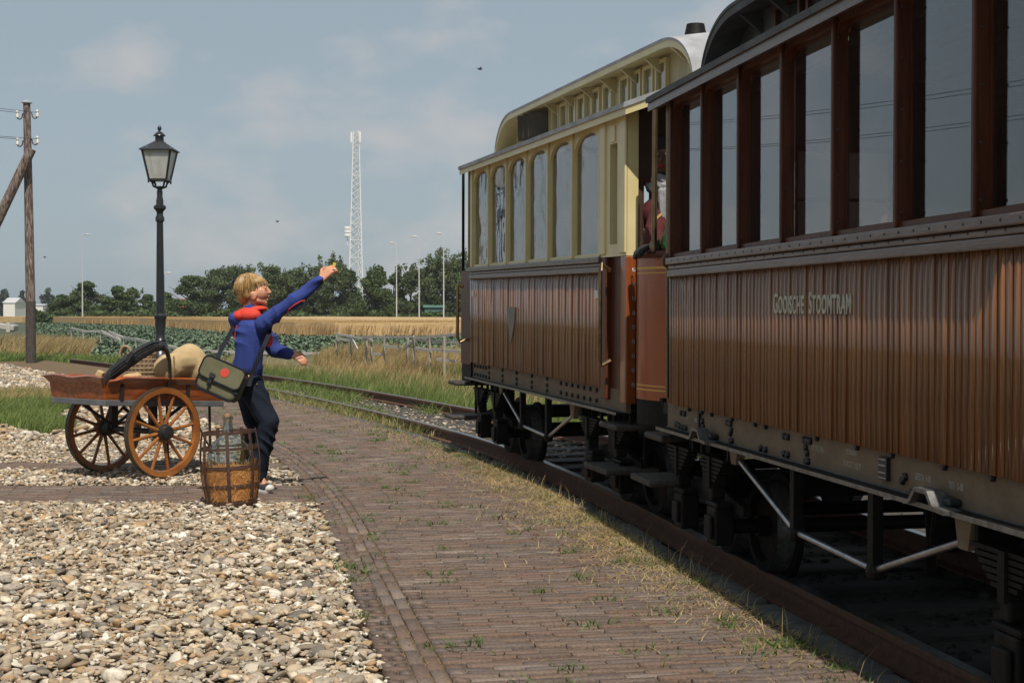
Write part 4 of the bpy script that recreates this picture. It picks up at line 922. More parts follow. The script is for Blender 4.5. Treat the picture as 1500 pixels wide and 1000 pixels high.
# balcony dash panels at both ends, bowed in plan
for sgn in (-1, 1):
    xb0 = -2.15 if sgn < 0 else 2.03; bowd = .45
    def dashx(y): return xb0 + sgn * bowd * math.sqrt(max(0, 1 - min(1, abs(y) / .93) ** 7))
    yy = [.93 * math.copysign(abs(math.sin(R(a))) ** .55, math.sin(R(a))) for a in np.linspace(90, -90, 41)]
    def band(za, zb, off, th):
        V = []; F = []
        for y in yy:
            x = dashx(y); V += [(x + sgn * off, y, za), (x + sgn * off, y, zb), (x + sgn * (off - th), y * .985, za), (x + sgn * (off - th), y * .985, zb)]
        for i in range(len(yy) - 1):
            a, b = 4 * i, 4 * i + 4; F += [(a, b, b+1, a+1), (a+2, a+3, b+3, b+2), (a+1, b+1, b+3, a+3), (a, a+2, b+2, b)]
        F += [(0, 1, 3, 2), (4*len(yy)-4, 4*len(yy)-2, 4*len(yy)-1, 4*len(yy)-3)]
        return MB().add(V, F)
    d = band(.745, 1.57, 0, .02).build('dash_panel', M_dash, car2, smooth=True)
    ln = band(1.475, 1.482, .003, .006); l2 = band(1.50, 1.514, .003, .006); ln.add(l2.v, l2.f); l2 = band(.80, .808, .003, .006); ln.add(l2.v, l2.f); l2 = band(.825, .832, .003, .006); ln.add(l2.v, l2.f)
    ln.build('lining', M_line, d)
    band(.60, .742, .012, .03).build('dash_apron', M_underframe, car2)
    MB().tube([(dashx(y), y, 1.585) for y in yy], .022, 8).build('dash_rail', M_frame_wood, car2, smooth=True)
    for y in (.90, -.90):
        pl = MB().tube([(dashx(y) - sgn * .0, y, 1.58), (dashx(y), y, 2.45)], .016, 10).build('balcony_pole', M_brass, car2, smooth=True)
        MB().lathe([(.03, 1.60), (.035, 1.62), (.02, 1.66)], 10, Matrix.Translation((dashx(y), y, 0))).build('pole_foot', M_brass, pl, smooth=True)
    MB().box((xb0 - sgn * .15, -.88, .72), (xb0 + sgn * .3, .88, .765)).build('balcony_floor', M_underframe, car2)
    if sgn > 0:
        bevel(MB().box((2.01, W - .03, .745), (2.38, W - .005, 1.57)).build('side_return', M_frame_wood, car2), .006)
        MB().box((2.01, W - .03, .60), (2.36, W - .01, .742)).build('return_apron', M_underframe, car2)
        MB().tube([(2.36, W - .02, 1.57), (2.36, W - .02, 2.46)], .013, 8).build('balcony_pole', M_underframe, car2, smooth=True)
    if sgn > 0: MB().tube([(2.14, W + .03, 1.42), (2.14, W + .075, 1.45), (2.14, W + .08, 1.40), (2.14, W + .08, .98), (2.14, W + .06, .94), (2.14, W, .97)], .014, 8).build('grab_handle', M_brass, car2, smooth=True)
    MB().tube([(xb0 + sgn * .45, 0, .55), (xb0 + sgn * .62, 0, .55)], .04, 10).build('coupling_bar', M_underframe, car2, smooth=True)
for k, z in enumerate(np.linspace(.82, 1.5, 9)):            # chain hanging beside the entrance
    MB().tube([(-2.07 + .006 * math.cos(t), W - .03 + .007 * math.sin(t), z + .012 * math.cos(t)) for t in np.linspace(0, 6.283, 9)], .003, 5).build('chain_link', M_flange, car2)
# ------------------------------------------------------------------ person on the carriage balcony
M_red_cloth = mat('dark_red_velvet', (.05, .005, .006), (.08, .009, .009), rough=.9, scale=12, bump=.2)
M_black_cloth = mat('black_cloth', (.012, .012, .014), (.02, .02, .022), rough=.85, scale=20, bump=.2)
M_skin_d = mat('brown_skin', (.11, .055, .03), (.14, .07, .04), rough=.5, scale=20)
M_gold = mat('gold_braid', (.55, .33, .07), (.45, .26, .05), rough=.5)
M_white_cloth = mat('white_cloth', (.30, .30, .32), (.20, .20, .22), rough=.85, scale=30, bump=.4)
def hand(mb, wrist, dirv, up, s=1.0, curl=.5, spread=.12):
    """palm and five bent fingers; dirv: from wrist to knuckles, up: back of the hand"""
    wrist = Vector(wrist); d = Vector(dirv).normalized(); u = Vector(up); u = (u - d * u.dot(d)).normalized(); r = d.cross(u)
    kn = wrist + d * .075 * s
    for k, o_ in enumerate((-.027, -.009, .009, .026)):
        mb.capsule(wrist + r * o_ * .6 * s, .016 * s, kn + r * o_ * s, .0125 * s, 8)
        L_ = (.036, .042, .040, .032)[k] * s; p = kn + r * o_ * s; dd = (d + r * (o_ / .027) * spread).normalized(); a = curl * .7
        for j in range(3):
            dd2 = (dd * math.cos(a * (j + .6)) - u * math.sin(a * (j + .6))).normalized(); q = p + dd2 * L_ * (1, .72, .55)[j]
            mb.capsule(p, (.0105 - .001 * j) * s, q, (.0095 - .001 * j) * s, 7); p = q
    t0 = wrist + r * -.028 * s + d * .018 * s; t1 = t0 + (d * .6 - r * .8 - u * .25).normalized() * .042 * s; t2 = t1 + (d * .85 - r * .2 - u * .5).normalized() * .034 * s
    mb.capsule(t0, .014 * s, t1, .011 * s, 7); mb.capsule(t1, .011 * s, t2, .009 * s, 7)
bp_ = Vector((.935, 8.62, .05)); B = lambda x, y, z: bp_ + Vector((x, y, z))
conductor = empty('person', B(0, 0, .72)); tag(conductor, 'person in dark red coat and white ruff leaning on the balcony rail between carriages', 'person')
off_ = lambda mb: setattr(mb, 'v', [tuple(Vector(v) - conductor.location) for v in mb.v]) or mb
mb = MB(); mb.sphere(B(0, 0, 2.13), (.085, .10, .125), 14, 10); mb.sphere(B(-.03, -.045, 2.075), (.06, .06, .06)); mb.capsule(B(0, 0, 2.02), .05, B(.01, 0, 1.9), .055)
mb.capsule(B(-.045, -.09, 2.13), .011, B(-.055, -.105, 2.10), .015, 8); mb.sphere(B(.02, -.09, 2.12), (.012, .02, .03)); mb.sphere(B(-.045, -.09, 2.065), (.03, .018, .012))
mb.capsule(B(.02, 0, 1.8), .15, B(.03, .02, 1.45), .14); mb.capsule(B(-.02, -.08, .85), .06, B(0, -.08, 1.4), .09); mb.capsule(B(.04, .1, .85), .06, B(.04, .1, 1.4), .09)
mb.capsule(B(-.05, -.12, 1.76), .055, B(-.10, -.22, 1.62), .045); mb.capsule(B(-.10, -.22, 1.62), .045, B(-.08, -.33, 1.585), .03)
hand(mb, B(-.085, -.335, 1.583), (-.75, -.35, -.12), (.2, 0, 1), 1.0, .6)
body = blob('body', off_(mb), .008, M_skin_d, conductor)
mb = MB(); mb.sphere(B(.02, 0, 1.78), (.19, .17, .14), 14, 9); mb.capsule(B(.02, 0, 1.74), .165, B(.03, .02, 1.42), .16); mb.capsule(B(-.05, -.10, 1.77), .075, B(-.11, -.215, 1.63), .062); mb.capsule(B(-.11, -.215, 1.63), .062, B(-.07, -.31, 1.595), .046)
mb.capsule(B(.03, .02, 1.4), .16, B(.03, .02, 1.15), .2)
coat = blob('coat', off_(mb), .012, M_red_cloth, conductor)
br = MB()
for k in range(4): br.tube([B(-.03 - .018 * k, -.178 - .006 * k, 1.79 - .012 * k), B(-.075 - .012 * k, -.20 - .012 * k, 1.765 - .018 * k), B(-.115 - .010 * k, -.17 - .014 * k, 1.74 - .022 * k)], .004, 5)
off_(br).build('braid', M_gold, coat, smooth=True)
ru = MB()
for lay, (r0_, z0_) in enumerate(((.085, 1.985), (.10, 1.95))):
    pts = [B((r0_ + .008 * math.sin(k * 1.57)) * math.cos(k * 6.28318 / 48), -.01 + (r0_ + .008 * math.sin(k * 1.57)) * math.sin(k * 6.28318 / 48), z0_ + .010 * math.sin(k * 1.05 + lay)) for k in range(49)]
    ru.tube(pts, [.030 + .007 * math.sin(k * 2.1) for k in range(49)], 8, cap=False)
for k in range(4): ru.capsule(B(-.055 + .022 * k, -.165 - .006 * (k % 2), 1.91), .022, B(-.05 + .02 * k, -.178, 1.76 - .02 * (k % 2)), .016, 8)
off_(ru).build('white_ruff', M_white_cloth, conductor, smooth=True)
hd = MB(); hd.sphere(B(.02, .01, 2.20), (.13, .13, .07), 14, 8); hd.sphere(B(.03, .03, 2.12), (.105, .115, .13), 14, 8)
off_(hd).build('cap', M_black_cloth, conductor, smooth=True)
ey = MB(); ey.sphere(B(-.075, -.075, 2.14), (.013, .012, .010)); ey.sphere(B(-.015, -.098, 2.14), (.014, .012, .010)); off_(ey).build('eye', M_white, conductor, smooth=True)
off_(MB().sphere(B(-.05, -.102, 2.066), (.026, .012, .012))).build('lips', mat('red_lips', (.30, .02, .02)), conductor, smooth=True)
gl = MB(); hand(gl, B(-.087, -.335, 1.585), (-.75, -.35, -.12), (.2, 0, 1), 1.13, .6); gl.capsule(B(-.08, -.335, 1.587), .036, B(-.06, -.315, 1.59), .04)
blob('glove', off_(gl), .006, M_black_cloth, conductor)
cu = MB().capsule(B(-.045, -.335, 1.60), .044, B(-.02, -.325, 1.605), .048); blob('cuff', off_(cu), .008, M_white_cloth, conductor)
off_(MB().tube([B(-.075, -.37, 1.57), B(-.082, -.378, 1.60), B(-.07, -.36, 1.637)], .006, 6).tube([B(-.03, -.38, 1.565), B(-.05, -.383, 1.563), B(-.075, -.372, 1.57)], .006, 6)).build('cuff_trim', M_gold, conductor, smooth=True)
gb = empty('gift_bag', (.90, 8.22, 1.63)); tag(gb, 'small bright green bag with yellow ribbon held against the balcony rail', 'bag')
blob('bag', MB().sphere((0, 0, .05), (.035, .03, .06), 10, 7).sphere((0, 0, .0), (.04, .033, .03), 10, 7), .006, mat('green_foil', (.01, .22, .05), (.015, .35, .08), rough=.35), gb)
MB().lathe([(.022, .10), (.02, .112), (.034, .135)], 10).build('ribbon', mat('yellow_ribbon', (.75, .45, .05)), gb, smooth=True)

# ------------------------------------------------------------------ the child at the edge of the platform
M_skin = mat('sunny_skin', (.56, .27, .165), (.48, .215, .125), rough=.5, scale=25, bump=.05)
M_hood = mat('blue_sweatshirt', (.016, .032, .165), (.024, .046, .225), rough=.9, scale=9, bump=.35, bscale=90)
M_lining = mat('red_hood_lining', (.52, .035, .02), (.60, .05, .03), rough=.9, scale=10, bump=.3, bscale=80)
M_denim = mat('dark_denim', (.006, .009, .017), (.014, .019, .032), spec=.2, rough=.9, scale=6, bump=.45, bscale=110)
M_hair = palette('fair_hair', [(.16, .085, .03), (.32, .19, .07), (.50, .33, .14), (.24, .135, .048), (.12, .06, .024), (.42, .26, .105)], rough=.42, nscale=8, namt=.25, bump=0)
M_rubber = mat('white_rubber', (.62, .59, .53), (.5, .47, .42), rough=.6)
M_canvas = mat('black_canvas', (.018, .018, .022), (.03, .03, .035), rough=.9)
M_dark = mat('dark_detail', (.012, .01, .01), (.02, .018, .018), rough=.5)
Yb = 9.98
def C(px, py, dy=0.0): return P(px, py, Yb + dy)
origin = Vector((-1.80, Yb + .03, 0))
child = empty('person', origin); tag(child, 'child in a blue hooded sweatshirt and dark jeans reaching one arm up towards the train', 'person')
loc = lambda mb: setattr(mb, 'v', [tuple(Vector(v) - origin) for v in mb.v]) or mb
RS, RE, RW = C(386, 474, -.13), C(429, 441, -.17), C(470, 409, -.13)
LS, LE, LW = C(381, 480, .15), C(404, 512, .17), C(425, 518, .06)
mb = MB()
mb.sphere(C(369, 421.5, .02), (.090, .076, .093), 18, 12); mb.sphere(C(381, 429, .0), (.062, .056, .062), 14, 10); mb.capsule(C(386, 441, -.005), .022, C(378, 440, -.03), .018, 8); mb.capsule(C(386, 441, .01), .022, C(378, 440, .045), .018, 8)
mb.capsule(C(390.5, 421, .005), .010, C(396.2, 428, .005), .0095, 8); mb.sphere(C(393.5, 429, -.004), (.010, .010, .007)); mb.sphere(C(393.5, 429, .014), (.010, .010, .007))
mb.sphere(C(378, 419.5, .01), (.058, .060, .046), 14, 10); mb.sphere(C(384, 429, -.02), (.030, .032, .030), 12, 8); mb.sphere(C(384, 429, .035), (.030, .032, .030), 12, 8)
mb.sphere(C(393.6, 434.2, .005), (.010, .018, .0055)); mb.sphere(C(392.3, 438.8, .005), (.0095, .016, .0055)); mb.sphere(C(388.5, 443.5, .005), (.018, .024, .015))
mb.sphere(C(371.5, 433, -.062), (.024, .010, .032)); mb.sphere(C(371, 433, .098), (.024, .010, .032)); mb.sphere(C(369, 431, -.066), (.012, .010, .020))
mb.capsule(C(371, 440, .015), .052, C(365, 462, .02), .060, 12)
mb.capsule(C(365, 472, .0), .095, C(362, 545, .0), .09); mb.capsule(RS, .046, LS, .046); mb.capsule(RS, .040, RE, .029); mb.capsule(RE, .029, RW, .023); mb.capsule(LS, .040, LE, .030); mb.capsule(LE, .030, LW, .024)
hand(mb, C(472, 407.5, -.13), C(484, 395, -.12) - C(472, 407.5, -.13), (-.35, -.80, .35), 1.02, 1.45, .04)
hand(mb, LW + Vector((.006, 0, 0)), (.9, -.25, -.42), (.25, -.75, .6), .84, .6, .05)
for h_, k_, a_, t_ in ((C(364, 560, -.07), C(393, 622, -.10), C(374, 692, -.06), C(389, 715, -.09)), (C(362, 560, .08), C(372, 628, .12), C(358, 694, .16), C(371, 712, .14))):
    mb.capsule(h_, .08, k_, .055); mb.capsule(k_, .052, a_, .036); mb.capsule(a_, .034, t_, .028)
blob('body', loc(mb), .0042, M_skin, child, smooth=2)
# face details
e_ = MB().sphere(C(389.6, 420.2, -.040), (.006, .007, .0042), 8, 6); loc(e_).build('eye', M_white, child, smooth=True)
loc(MB().sphere(C(390.6, 420.2, -.043), (.0036, .005, .0036), 8, 6)).build('iris', M_dark, child, smooth=True)
loc(MB().tube([C(385.5, 415.6, -.056), C(388.8, 414.6, -.050), C(391.5, 415.6, -.036)], [.0012, .0022, .0012], 6)).build('eyebrow', mat('eyebrow_hair', (.12, .06, .025)), child, smooth=True)
loc(MB().sphere(C(394, 436.8, .004), (.008, .015, .004), 10, 6)).build('mouth', mat('open_mouth', (.16, .03, .025)), child, smooth=True)
# hair: a cap of strands combed from the crown
mb = MB(); mb.sphere(C(366.5, 420, .02), (.096, .086, .090), 18, 12); mb.sphere(C(358, 431, .02), (.058, .076, .074), 14, 10); mb.sphere(C(375.5, 413, .015), (.072, .078, .036), 14, 9); mb.sphere(C(363, 425, -.052), (.045, .022, .06), 10, 8)
hair = blob('hair', loc(mb), .007, M_hair, child, smooth=2)
cr = C(362, 404, .02); st = []; n_ = 1300; V = []; F = []
for k in range(n_):
    a = rng.uniform(0, 6.283); ca_, sa_ = math.cos(a), math.sin(a)          # ca_: + forward, sa_: + far side
    side = abs(sa_); fwd = ca_
    reach = 1.36 if fwd > .62 else (1.55 if fwd > .25 else (2.15 if fwd > -.15 else 2.65)); reach *= rng.uniform(.66, 1.06)
    if fwd > 0.1 and fwd < .62 and sa_ < 0: reach *= rng.uniform(.86, 1.0)
    cen = C(366.5, 421.5, .02); rx, ry, rz = (.126 if fwd > .3 else .100) + rng.uniform(0, .009), .091 + rng.uniform(0, .009), .095 + rng.uniform(0, .008)
    t0_ = rng.uniform(.0, .35); pts = []
    for j in range(6):
        t = t0_ + (reach - t0_) * j / 5
        hx = math.sin(t) * ca_ * rx; hy = math.sin(t) * sa_ * ry; hz = math.cos(t) * rz
        if t > 1.57: hx *= 1.0; hz = -(t - 1.57) * rz * 1.05; hx += -.012 * (fwd < 0); hx *= .97
        pts.append(cen + Vector((hx - .012 * math.cos(t), hy, hz)))
    b0 = len(V)
    for j, p in enumerate(pts):
        w_ = .0042 * (1 - .75 * j / 5); tdir = Vector((-sa_, ca_, 0)); V += [p - tdir * w_, p + (p - cen).normalized() * .002, p + tdir * w_]
    for j in range(5): q = b0 + 3 * j; F += [(q, q+1, q+4, q+3), (q+1, q+2, q+5, q+4)]
mb = MB(); mb.v = V; mb.f = F; tag(loc(mb).build('hair_strands', M_hair, hair, smooth=True), kind='stuff')
# sweatshirt
mb = MB(); mb.sphere(C(367, 487, .0), (.110, .160, .115), 18, 12); mb.capsule(C(367, 484, .065), .100, C(362, 538, .045), .100, 18); mb.capsule(C(367, 484, -.06), .100, C(362, 538, -.045), .102, 18); mb.capsule(C(361.5, 536, .0), .112, C(361.5, 547, .0), .110, 18)
mb.capsule(RS, .061, LS, .061); mb.capsule(RS, .059, RE, .045); mb.capsule(RE, .049, C(467, 411.5, -.13), .036); mb.capsule(C(462, 415.5, -.135), .040, C(467.5, 411, -.13), .039)
mb.capsule(LS, .066, LE, .056); mb.capsule(LE, .056, LW - Vector((.012, 0, 0)), .042)
mb.capsule(C(366, 466, .0), .085, C(367, 459, .0), .074); mb.sphere(C(352, 470, .03), (.085, .13, .075), 14, 9); mb.sphere(C(349, 482, .03), (.055, .10, .075), 12, 8); mb.sphere(C(381, 466, .0), (.055, .10, .04), 12, 8)
def folds(amp, fx, fz):
    def f(me):
        no = [v.normal.copy() for v in me.vertices]
        for v, n in zip(me.vertices, no):
            x, y, z = v.co; w = (1 - 2 * abs(math.sin(.5 * fz * (z + .45 * x + .2 * y) + 2.4 * math.sin(9 * x + 6 * y) + 1.3 * math.sin(17 * z)))) * (.5 + .5 * math.sin(fx * (x - .5 * z) + 2.2 * math.sin(7 * z + 3 * y)))
            v.co += n * amp * w
    return f
hoodie = blob('hooded_sweatshirt', loc(mb), .0055, M_hood, child, smooth=3, shape=folds(.008, 18, 46))
mb = MB(); mb.sphere(C(366, 458, .0), (.088, .116, .040), 16, 10); mb.sphere(C(379, 452, .0), (.064, .090, .022), 12, 8); mb.sphere(C(355, 463, -.01), (.065, .115, .048), 12, 8); mb.sphere(C(366, 462, -.07), (.082, .07, .050), 12, 8)
blob('hood_lining', loc(mb), .006, M_lining, child, smooth=3)
loc(MB().tube([C(393, 487, -.03), C(396, 494, -.04), C(396, 503, -.05), C(392, 508, -.06)], [.014, .018, .016, .008], 8)).build('zip_facing', M_lining, hoodie, smooth=True)
sm = MB().tube([C(420, 462, -.165), C(423.5, 453, -.222), C(431, 446.5, -.228), C(441, 441, -.210), C(447, 440, -.195)], .0034, 6)
sm.tube([C(347, 476, -.10), C(344.5, 486, -.095), C(344, 496, -.09)], .003, 6); loc(sm).build('red_seam', M_lining, hoodie, smooth=True)
# jeans
mb = MB(); mb.sphere(C(364, 560, .0), (.106, .14, .092), 16, 10)
for h_, k_, a_ in ((C(366, 566, -.07), C(394, 617, -.10), C(376.5, 694, -.065)), (C(362, 564, .08), C(374, 626, .12), C(360, 686, .16))):
    mb.capsule(h_, .098, k_, .071); mb.capsule(k_, .072, k_.lerp(a_, .45), .067); mb.capsule(k_.lerp(a_, .45), .067, a_, .058)
    pass
    mb.capsule(a_ + Vector((0, 0, .012)), .064, a_ + Vector((.002, 0, -.012)), .064)
jeans = blob('jeans', loc(mb), .006, M_denim, child, smooth=3, shape=folds(.008, 16, 52))
loc(MB().sphere(C(376, 563, -.155), (.006, .004, .006), 8, 5)).build('rivet', M_brass, jeans, smooth=True)
loc(MB().tube([C(466.5, 413, -.13), C(470.5, 409, -.13)], .031, 12)).build('wristband', M_dark, child, smooth=True)
for tx, ty_, hx, hy_, dz in ((391, 716, 373, 708, -.09), (373, 713, 357, 706, .14)):
    t_ = C(tx, ty_, dz); h_ = C(hx, hy_, dz + .05); t_.z = .035; h_.z = .042
    mb = MB(); mb.capsule(h_ + Vector((0, 0, .012)), .045, t_ - Vector((.01, 0, .0)), .039); mb.capsule(h_ + Vector((.0, 0, .05)), .042, h_ + Vector((.03, -.01, .02)), .042)
    sh = blob('shoe', loc(mb), .005, M_canvas, child, smooth=3)
    so = MB(); d_ = (t_ - h_).normalized(); so.capsule(h_ - Vector((0, 0, .022)), .047, t_ - Vector((0, 0, .018)) - d_ * .01, .042); so.sphere(t_ + d_ * .014 + Vector((0, 0, .0)), (.038, .038, .028), 12, 8)
    s_o = blob('sole', loc(so), .005, M_rubber, sh, smooth=2)
    lc = MB()
    for k in range(4): q = h_.lerp(t_, .3 + .14 * k); lc.bar(q + Vector((-.01, -.034, .034 - .004 * k)), q + Vector((.01, .02, .044 - .004 * k)), .008, .005)
    loc(lc).build('shoe_lace', M_rubber, sh)
tk = empty('paper_ticket', C(489.5, 388.5, -.15)); tag(tk, 'small yellow slip of paper pinched in the raised hand', 'ticket')
MB().box((-.010, -.002, -.012), (.010, .002, .018), Matrix.Rotation(R(20), 4, 'Y')).build('slip', mat('yellow_paper', (.72, .48, .10)), tk)

# ------------------------------------------------------------------ shoulder bag
M_olive = mat('olive_canvas', (.088, .084, .045), (.125, .118, .066), rough=.9, scale=8, bump=.35, bscale=140)
M_bind = mat('navy_binding', (.007, .009, .016), (.014, .016, .026), rough=.8, spec=.2)
bag = empty('shoulder_bag', C(326, 557, -.24)); tag(bag, 'olive green canvas shoulder bag with red round badge at the hip of the child', 'bag')
bag.rotation_euler = (R(-12), R(22), R(-14))
def rrect(w, h, r, n=5, taper=0):
    pts = []
    for cx_, cz_, a0 in ((w/2 - r, h/2 - r, 0), (-w/2 + r, h/2 - r, 90), (-w/2 + r, -h/2 + r, 180), (w/2 - r, -h/2 + r, 270)):
        for k in range(n): a = R(a0 + 90 * k / (n - 1)); x = cx_ + r * math.cos(a); z = cz_ + r * math.sin(a); pts.append((x * (1 + taper * z / h), z))
    return pts
bw_, bh_ = .305, .225
bb = bevel(MB().prism(rrect(bw_, bh_, .045), -.055, .055, FACE).build('bag_body', M_olive, bag), .022, 3)
fl = bevel(MB().prism([(x, z + .045) for x, z in rrect(bw_ + .012, .145, .04)], -.073, -.058, FACE).build('flap', M_olive, bag), .006, 2)
MB().box((-bw_/2 + .01, -.07, bh_/2 - .006), (bw_/2 - .01, .058, bh_/2 + .008)).build('flap_top', M_olive, bag)
def piping(pts, y, r, parent): MB().tube([Vector((x, y, z)) for x, z in pts] + [Vector((pts[0][0], y, pts[0][1]))], r, 6).build('piping', M_bind, parent, smooth=True)
piping(rrect(bw_ + .004, bh_ + .004, .047), -.052, .007, bb); piping([(x, z + .045) for x, z in rrect(bw_ + .016, .149, .042)], -.071, .0065, fl)
MB().lathe([(.031, 0), (.031, .003), (.001, .004)], 22, Matrix.Translation((.02, -.073, .052)) @ Matrix.Rotation(R(90), 4, 'X')).build('round_badge', mat('red_badge', (.55, .05, .03), (.42, .035, .02), scale=60, rough=.7), fl, smooth=False)
MB().box((-.062, -.082, -.075), (-.040, -.072, .012)).build('buckle_strap', M_bind, bag)
MB().box((-.070, -.088, -.012), (-.032, -.080, .018)).box((-.066, -.086, -.05), (-.036, -.08, -.036)).build('buckle', M_dark, bag)
for k in range(2): MB().box((bw_/2 - .03, -.066, -.05 + .03 * k), (bw_/2 + .012, -.056, -.035 + .03 * k)).build('side_tab', M_bind, bag)
def strap_mesh(pts, w=.03, t=.005):
    pts = [Vector(p) for p in pts]; mb = MB(); V = []; F = []
    for i, p in enumerate(pts):
        d = (pts[min(i+1, len(pts)-1)] - pts[max(i-1, 0)]).normalized(); nrm = Vector((0, -1, 0)); nrm = (nrm - d * nrm.dot(d)).normalized(); s_ = d.cross(nrm)
        V += [p - s_ * w/2, p + s_ * w/2, p + s_ * w/2 + nrm * t, p - s_ * w/2 + nrm * t]
    for i in range(len(pts) - 1):
        for k in range(4): F.append((4*i+k, 4*i+(k+1)%4, 4*i+4+(k+1)%4, 4*i+4+k))
    F += [(3, 2, 1, 0), (4*len(pts)-4, 4*len(pts)-3, 4*len(pts)-2, 4*len(pts)-1)]
    return mb.add(V, F)
bag_inv = (Matrix.LocRotScale(bag.location, bag.rotation_euler, None)).inverted()
for pts in ([C(364, 566, -.24), C(369, 548, -.20), C(376, 530, -.195), C(386, 508, -.185), C(394, 490, -.14), C(396, 478, -.06)], [C(317, 530, -.24), C(322, 516, -.16), C(332, 498, -.10), C(343, 478, -.06), C(350, 470, .02)]):
    mb = strap_mesh(pts); mb.v = [tuple(bag_inv @ Vector(v)) for v in mb.v]; mb.build('shoulder_strap', M_bind, bag)

# ------------------------------------------------------------------ handcart
M_cartwood = mat('varnished_pine', (.33, .082, .020), (.16, .038, .011), rough=.33, scale=4.5, stretch=(1.2, 6, 9), bump=.1, coat=.5, coat_rough=.12, detail=6, ramp=(.38, .62))
M_wheelwood = mat('varnished_ash', (.34, .125, .03), (.20, .062, .015), rough=.32, scale=7, bump=.08, coat=.5, coat_rough=.12, detail=6)
M_cartgrey = mat('grey_painted_beam', (.075, .08, .085), (.12, .125, .13), rough=.6, scale=9)
M_iron = mat('black_iron', (.012, .012, .012), (.025, .024, .023), rough=.45, scale=20, bump=.15)
M_tyre_iron = mat('iron_tyre', (.05, .04, .032), (.10, .08, .06), rough=.5, metal=.5, scale=20)
M_leather = mat('black_leather', (.010, .010, .010), (.024, .022, .022), rough=.36, scale=20, bump=.3)
ang = math.atan2(.794, .607)
cart = empty('handcart', (-2.931, 11.069, 0), ang); tag(cart, 'varnished wooden two wheeled handcart on the cobbles, loaded with sack and basket', 'cart')
tilt = R(3.2)
def tilted(o): o.matrix_local = Matrix.Translation((0, 0, .34)) @ Matrix.Rotation(tilt, 4, 'Y') @ Matrix.Translation((0, 0, -.34)); return o
hx0, hx1, hy = -.50, .60, .30
tilted(bevel(MB().box((hx0, -hy, .545), (hx1, hy, .565)).build('bed', M_cartwood, cart)))
for sy in (-1, 1):
    tilted(bevel(MB().box((hx0 - .01, sy * (hy - .0), .535), (hx1 + .01, sy * (hy + .03), .578)).build('side_beam', M_cartgrey, cart)))
    pr = [(0, .579), (.012, .579), (.030, .70), (.065, .745), (.045, .757), (.014, .712)]
    V = []; F = []; xs_ = np.linspace(hx0, hx1, 24)
    for x in xs_:
        f = min(1, max(0, (x - hx0) / .16)); lift = -.030 * (1 - (3 * f * f - 2 * f ** 3)); V += [(x, sy * (hy + a), z + (lift if z > .7 else 0)) for a, z in pr]
    n_ = len(pr)
    for i in range(23): F += [(n_*i+k, n_*i+(k+1)%n_, n_*i+n_+(k+1)%n_, n_*i+n_+k) for k in range(n_)]
    F += [tuple(range(n_)), tuple(n_*23 + k for k in range(n_))]
    sb = tilted(MB().add(V, F).build('side_board', M_cartwood, cart, smooth=False))
    for x in (hx0 + .13, .25): MB().box((x - .014, sy * (hy + .012), .575), (x + .014, sy * (hy + .035), .70), Matrix.Identity(4)).build('iron_stay', M_iron, sb)
for sx, xe in ((-1, hx0), (1, hx1)):
    pr = [(0, .579), (-.016, .579), (-.045, .70), (-.085, .742), (-.06, .752), (-.016, .70)]
    V = []; F = []; ys_ = np.linspace(-hy - .02, hy + .02, 21)
    for y in ys_:
        wv = .007 * math.cos(y / hy * 1.6 * math.pi) * -1; V += [(xe - sx * a * -1 if sx > 0 else xe + a, y * (1 + .12 * (z > .72)), z + (wv if z > .69 else 0)) for a, z in pr]
    n_ = len(pr)
    for i in range(20): F += [(n_*i+k, n_*i+(k+1)%n_, n_*i+n_+(k+1)%n_, n_*i+n_+k) for k in range(n_)]
    F += [tuple(range(n_)), tuple(n_*20 + k for k in range(n_))]
    if sx > 0: V = [(2 * xe - x if x < xe else x, y, z) for x, y, z in V]
    tilted(MB().add(V, F).build('end_board', M_cartwood, cart))
    tilted(bevel(MB().box((xe - .02 * (sx < 0), -hy - .03, .535), (xe + .02 * (sx > 0), hy + .03, .578)).build('end_beam', M_cartgrey, cart)))
MB().tube([(0, -.40, .34), (0, .40, .34)], .022, 10).build('axle', M_iron, cart, smooth=True)
for sy in (-1, 1):
    MB().box((-.03, sy * .22, .34), (.03, sy * .26, .545)).bar((-.28, sy * .24, .54), (0, sy * .24, .36), .02, .02).bar((.28, sy * .24, .52), (0, sy * .24, .36), .02, .02).build('axle_bracket', M_iron, cart)
for (x, y) in ((.54, -.26), (.54, .26)):
    MB().tube([(x, y, .52), (x + .01, y, .0)], .011, 8).tube([(x, y, .18), (x - .18, y, .46)], .008, 6).build('prop_leg', M_iron, cart, smooth=True)
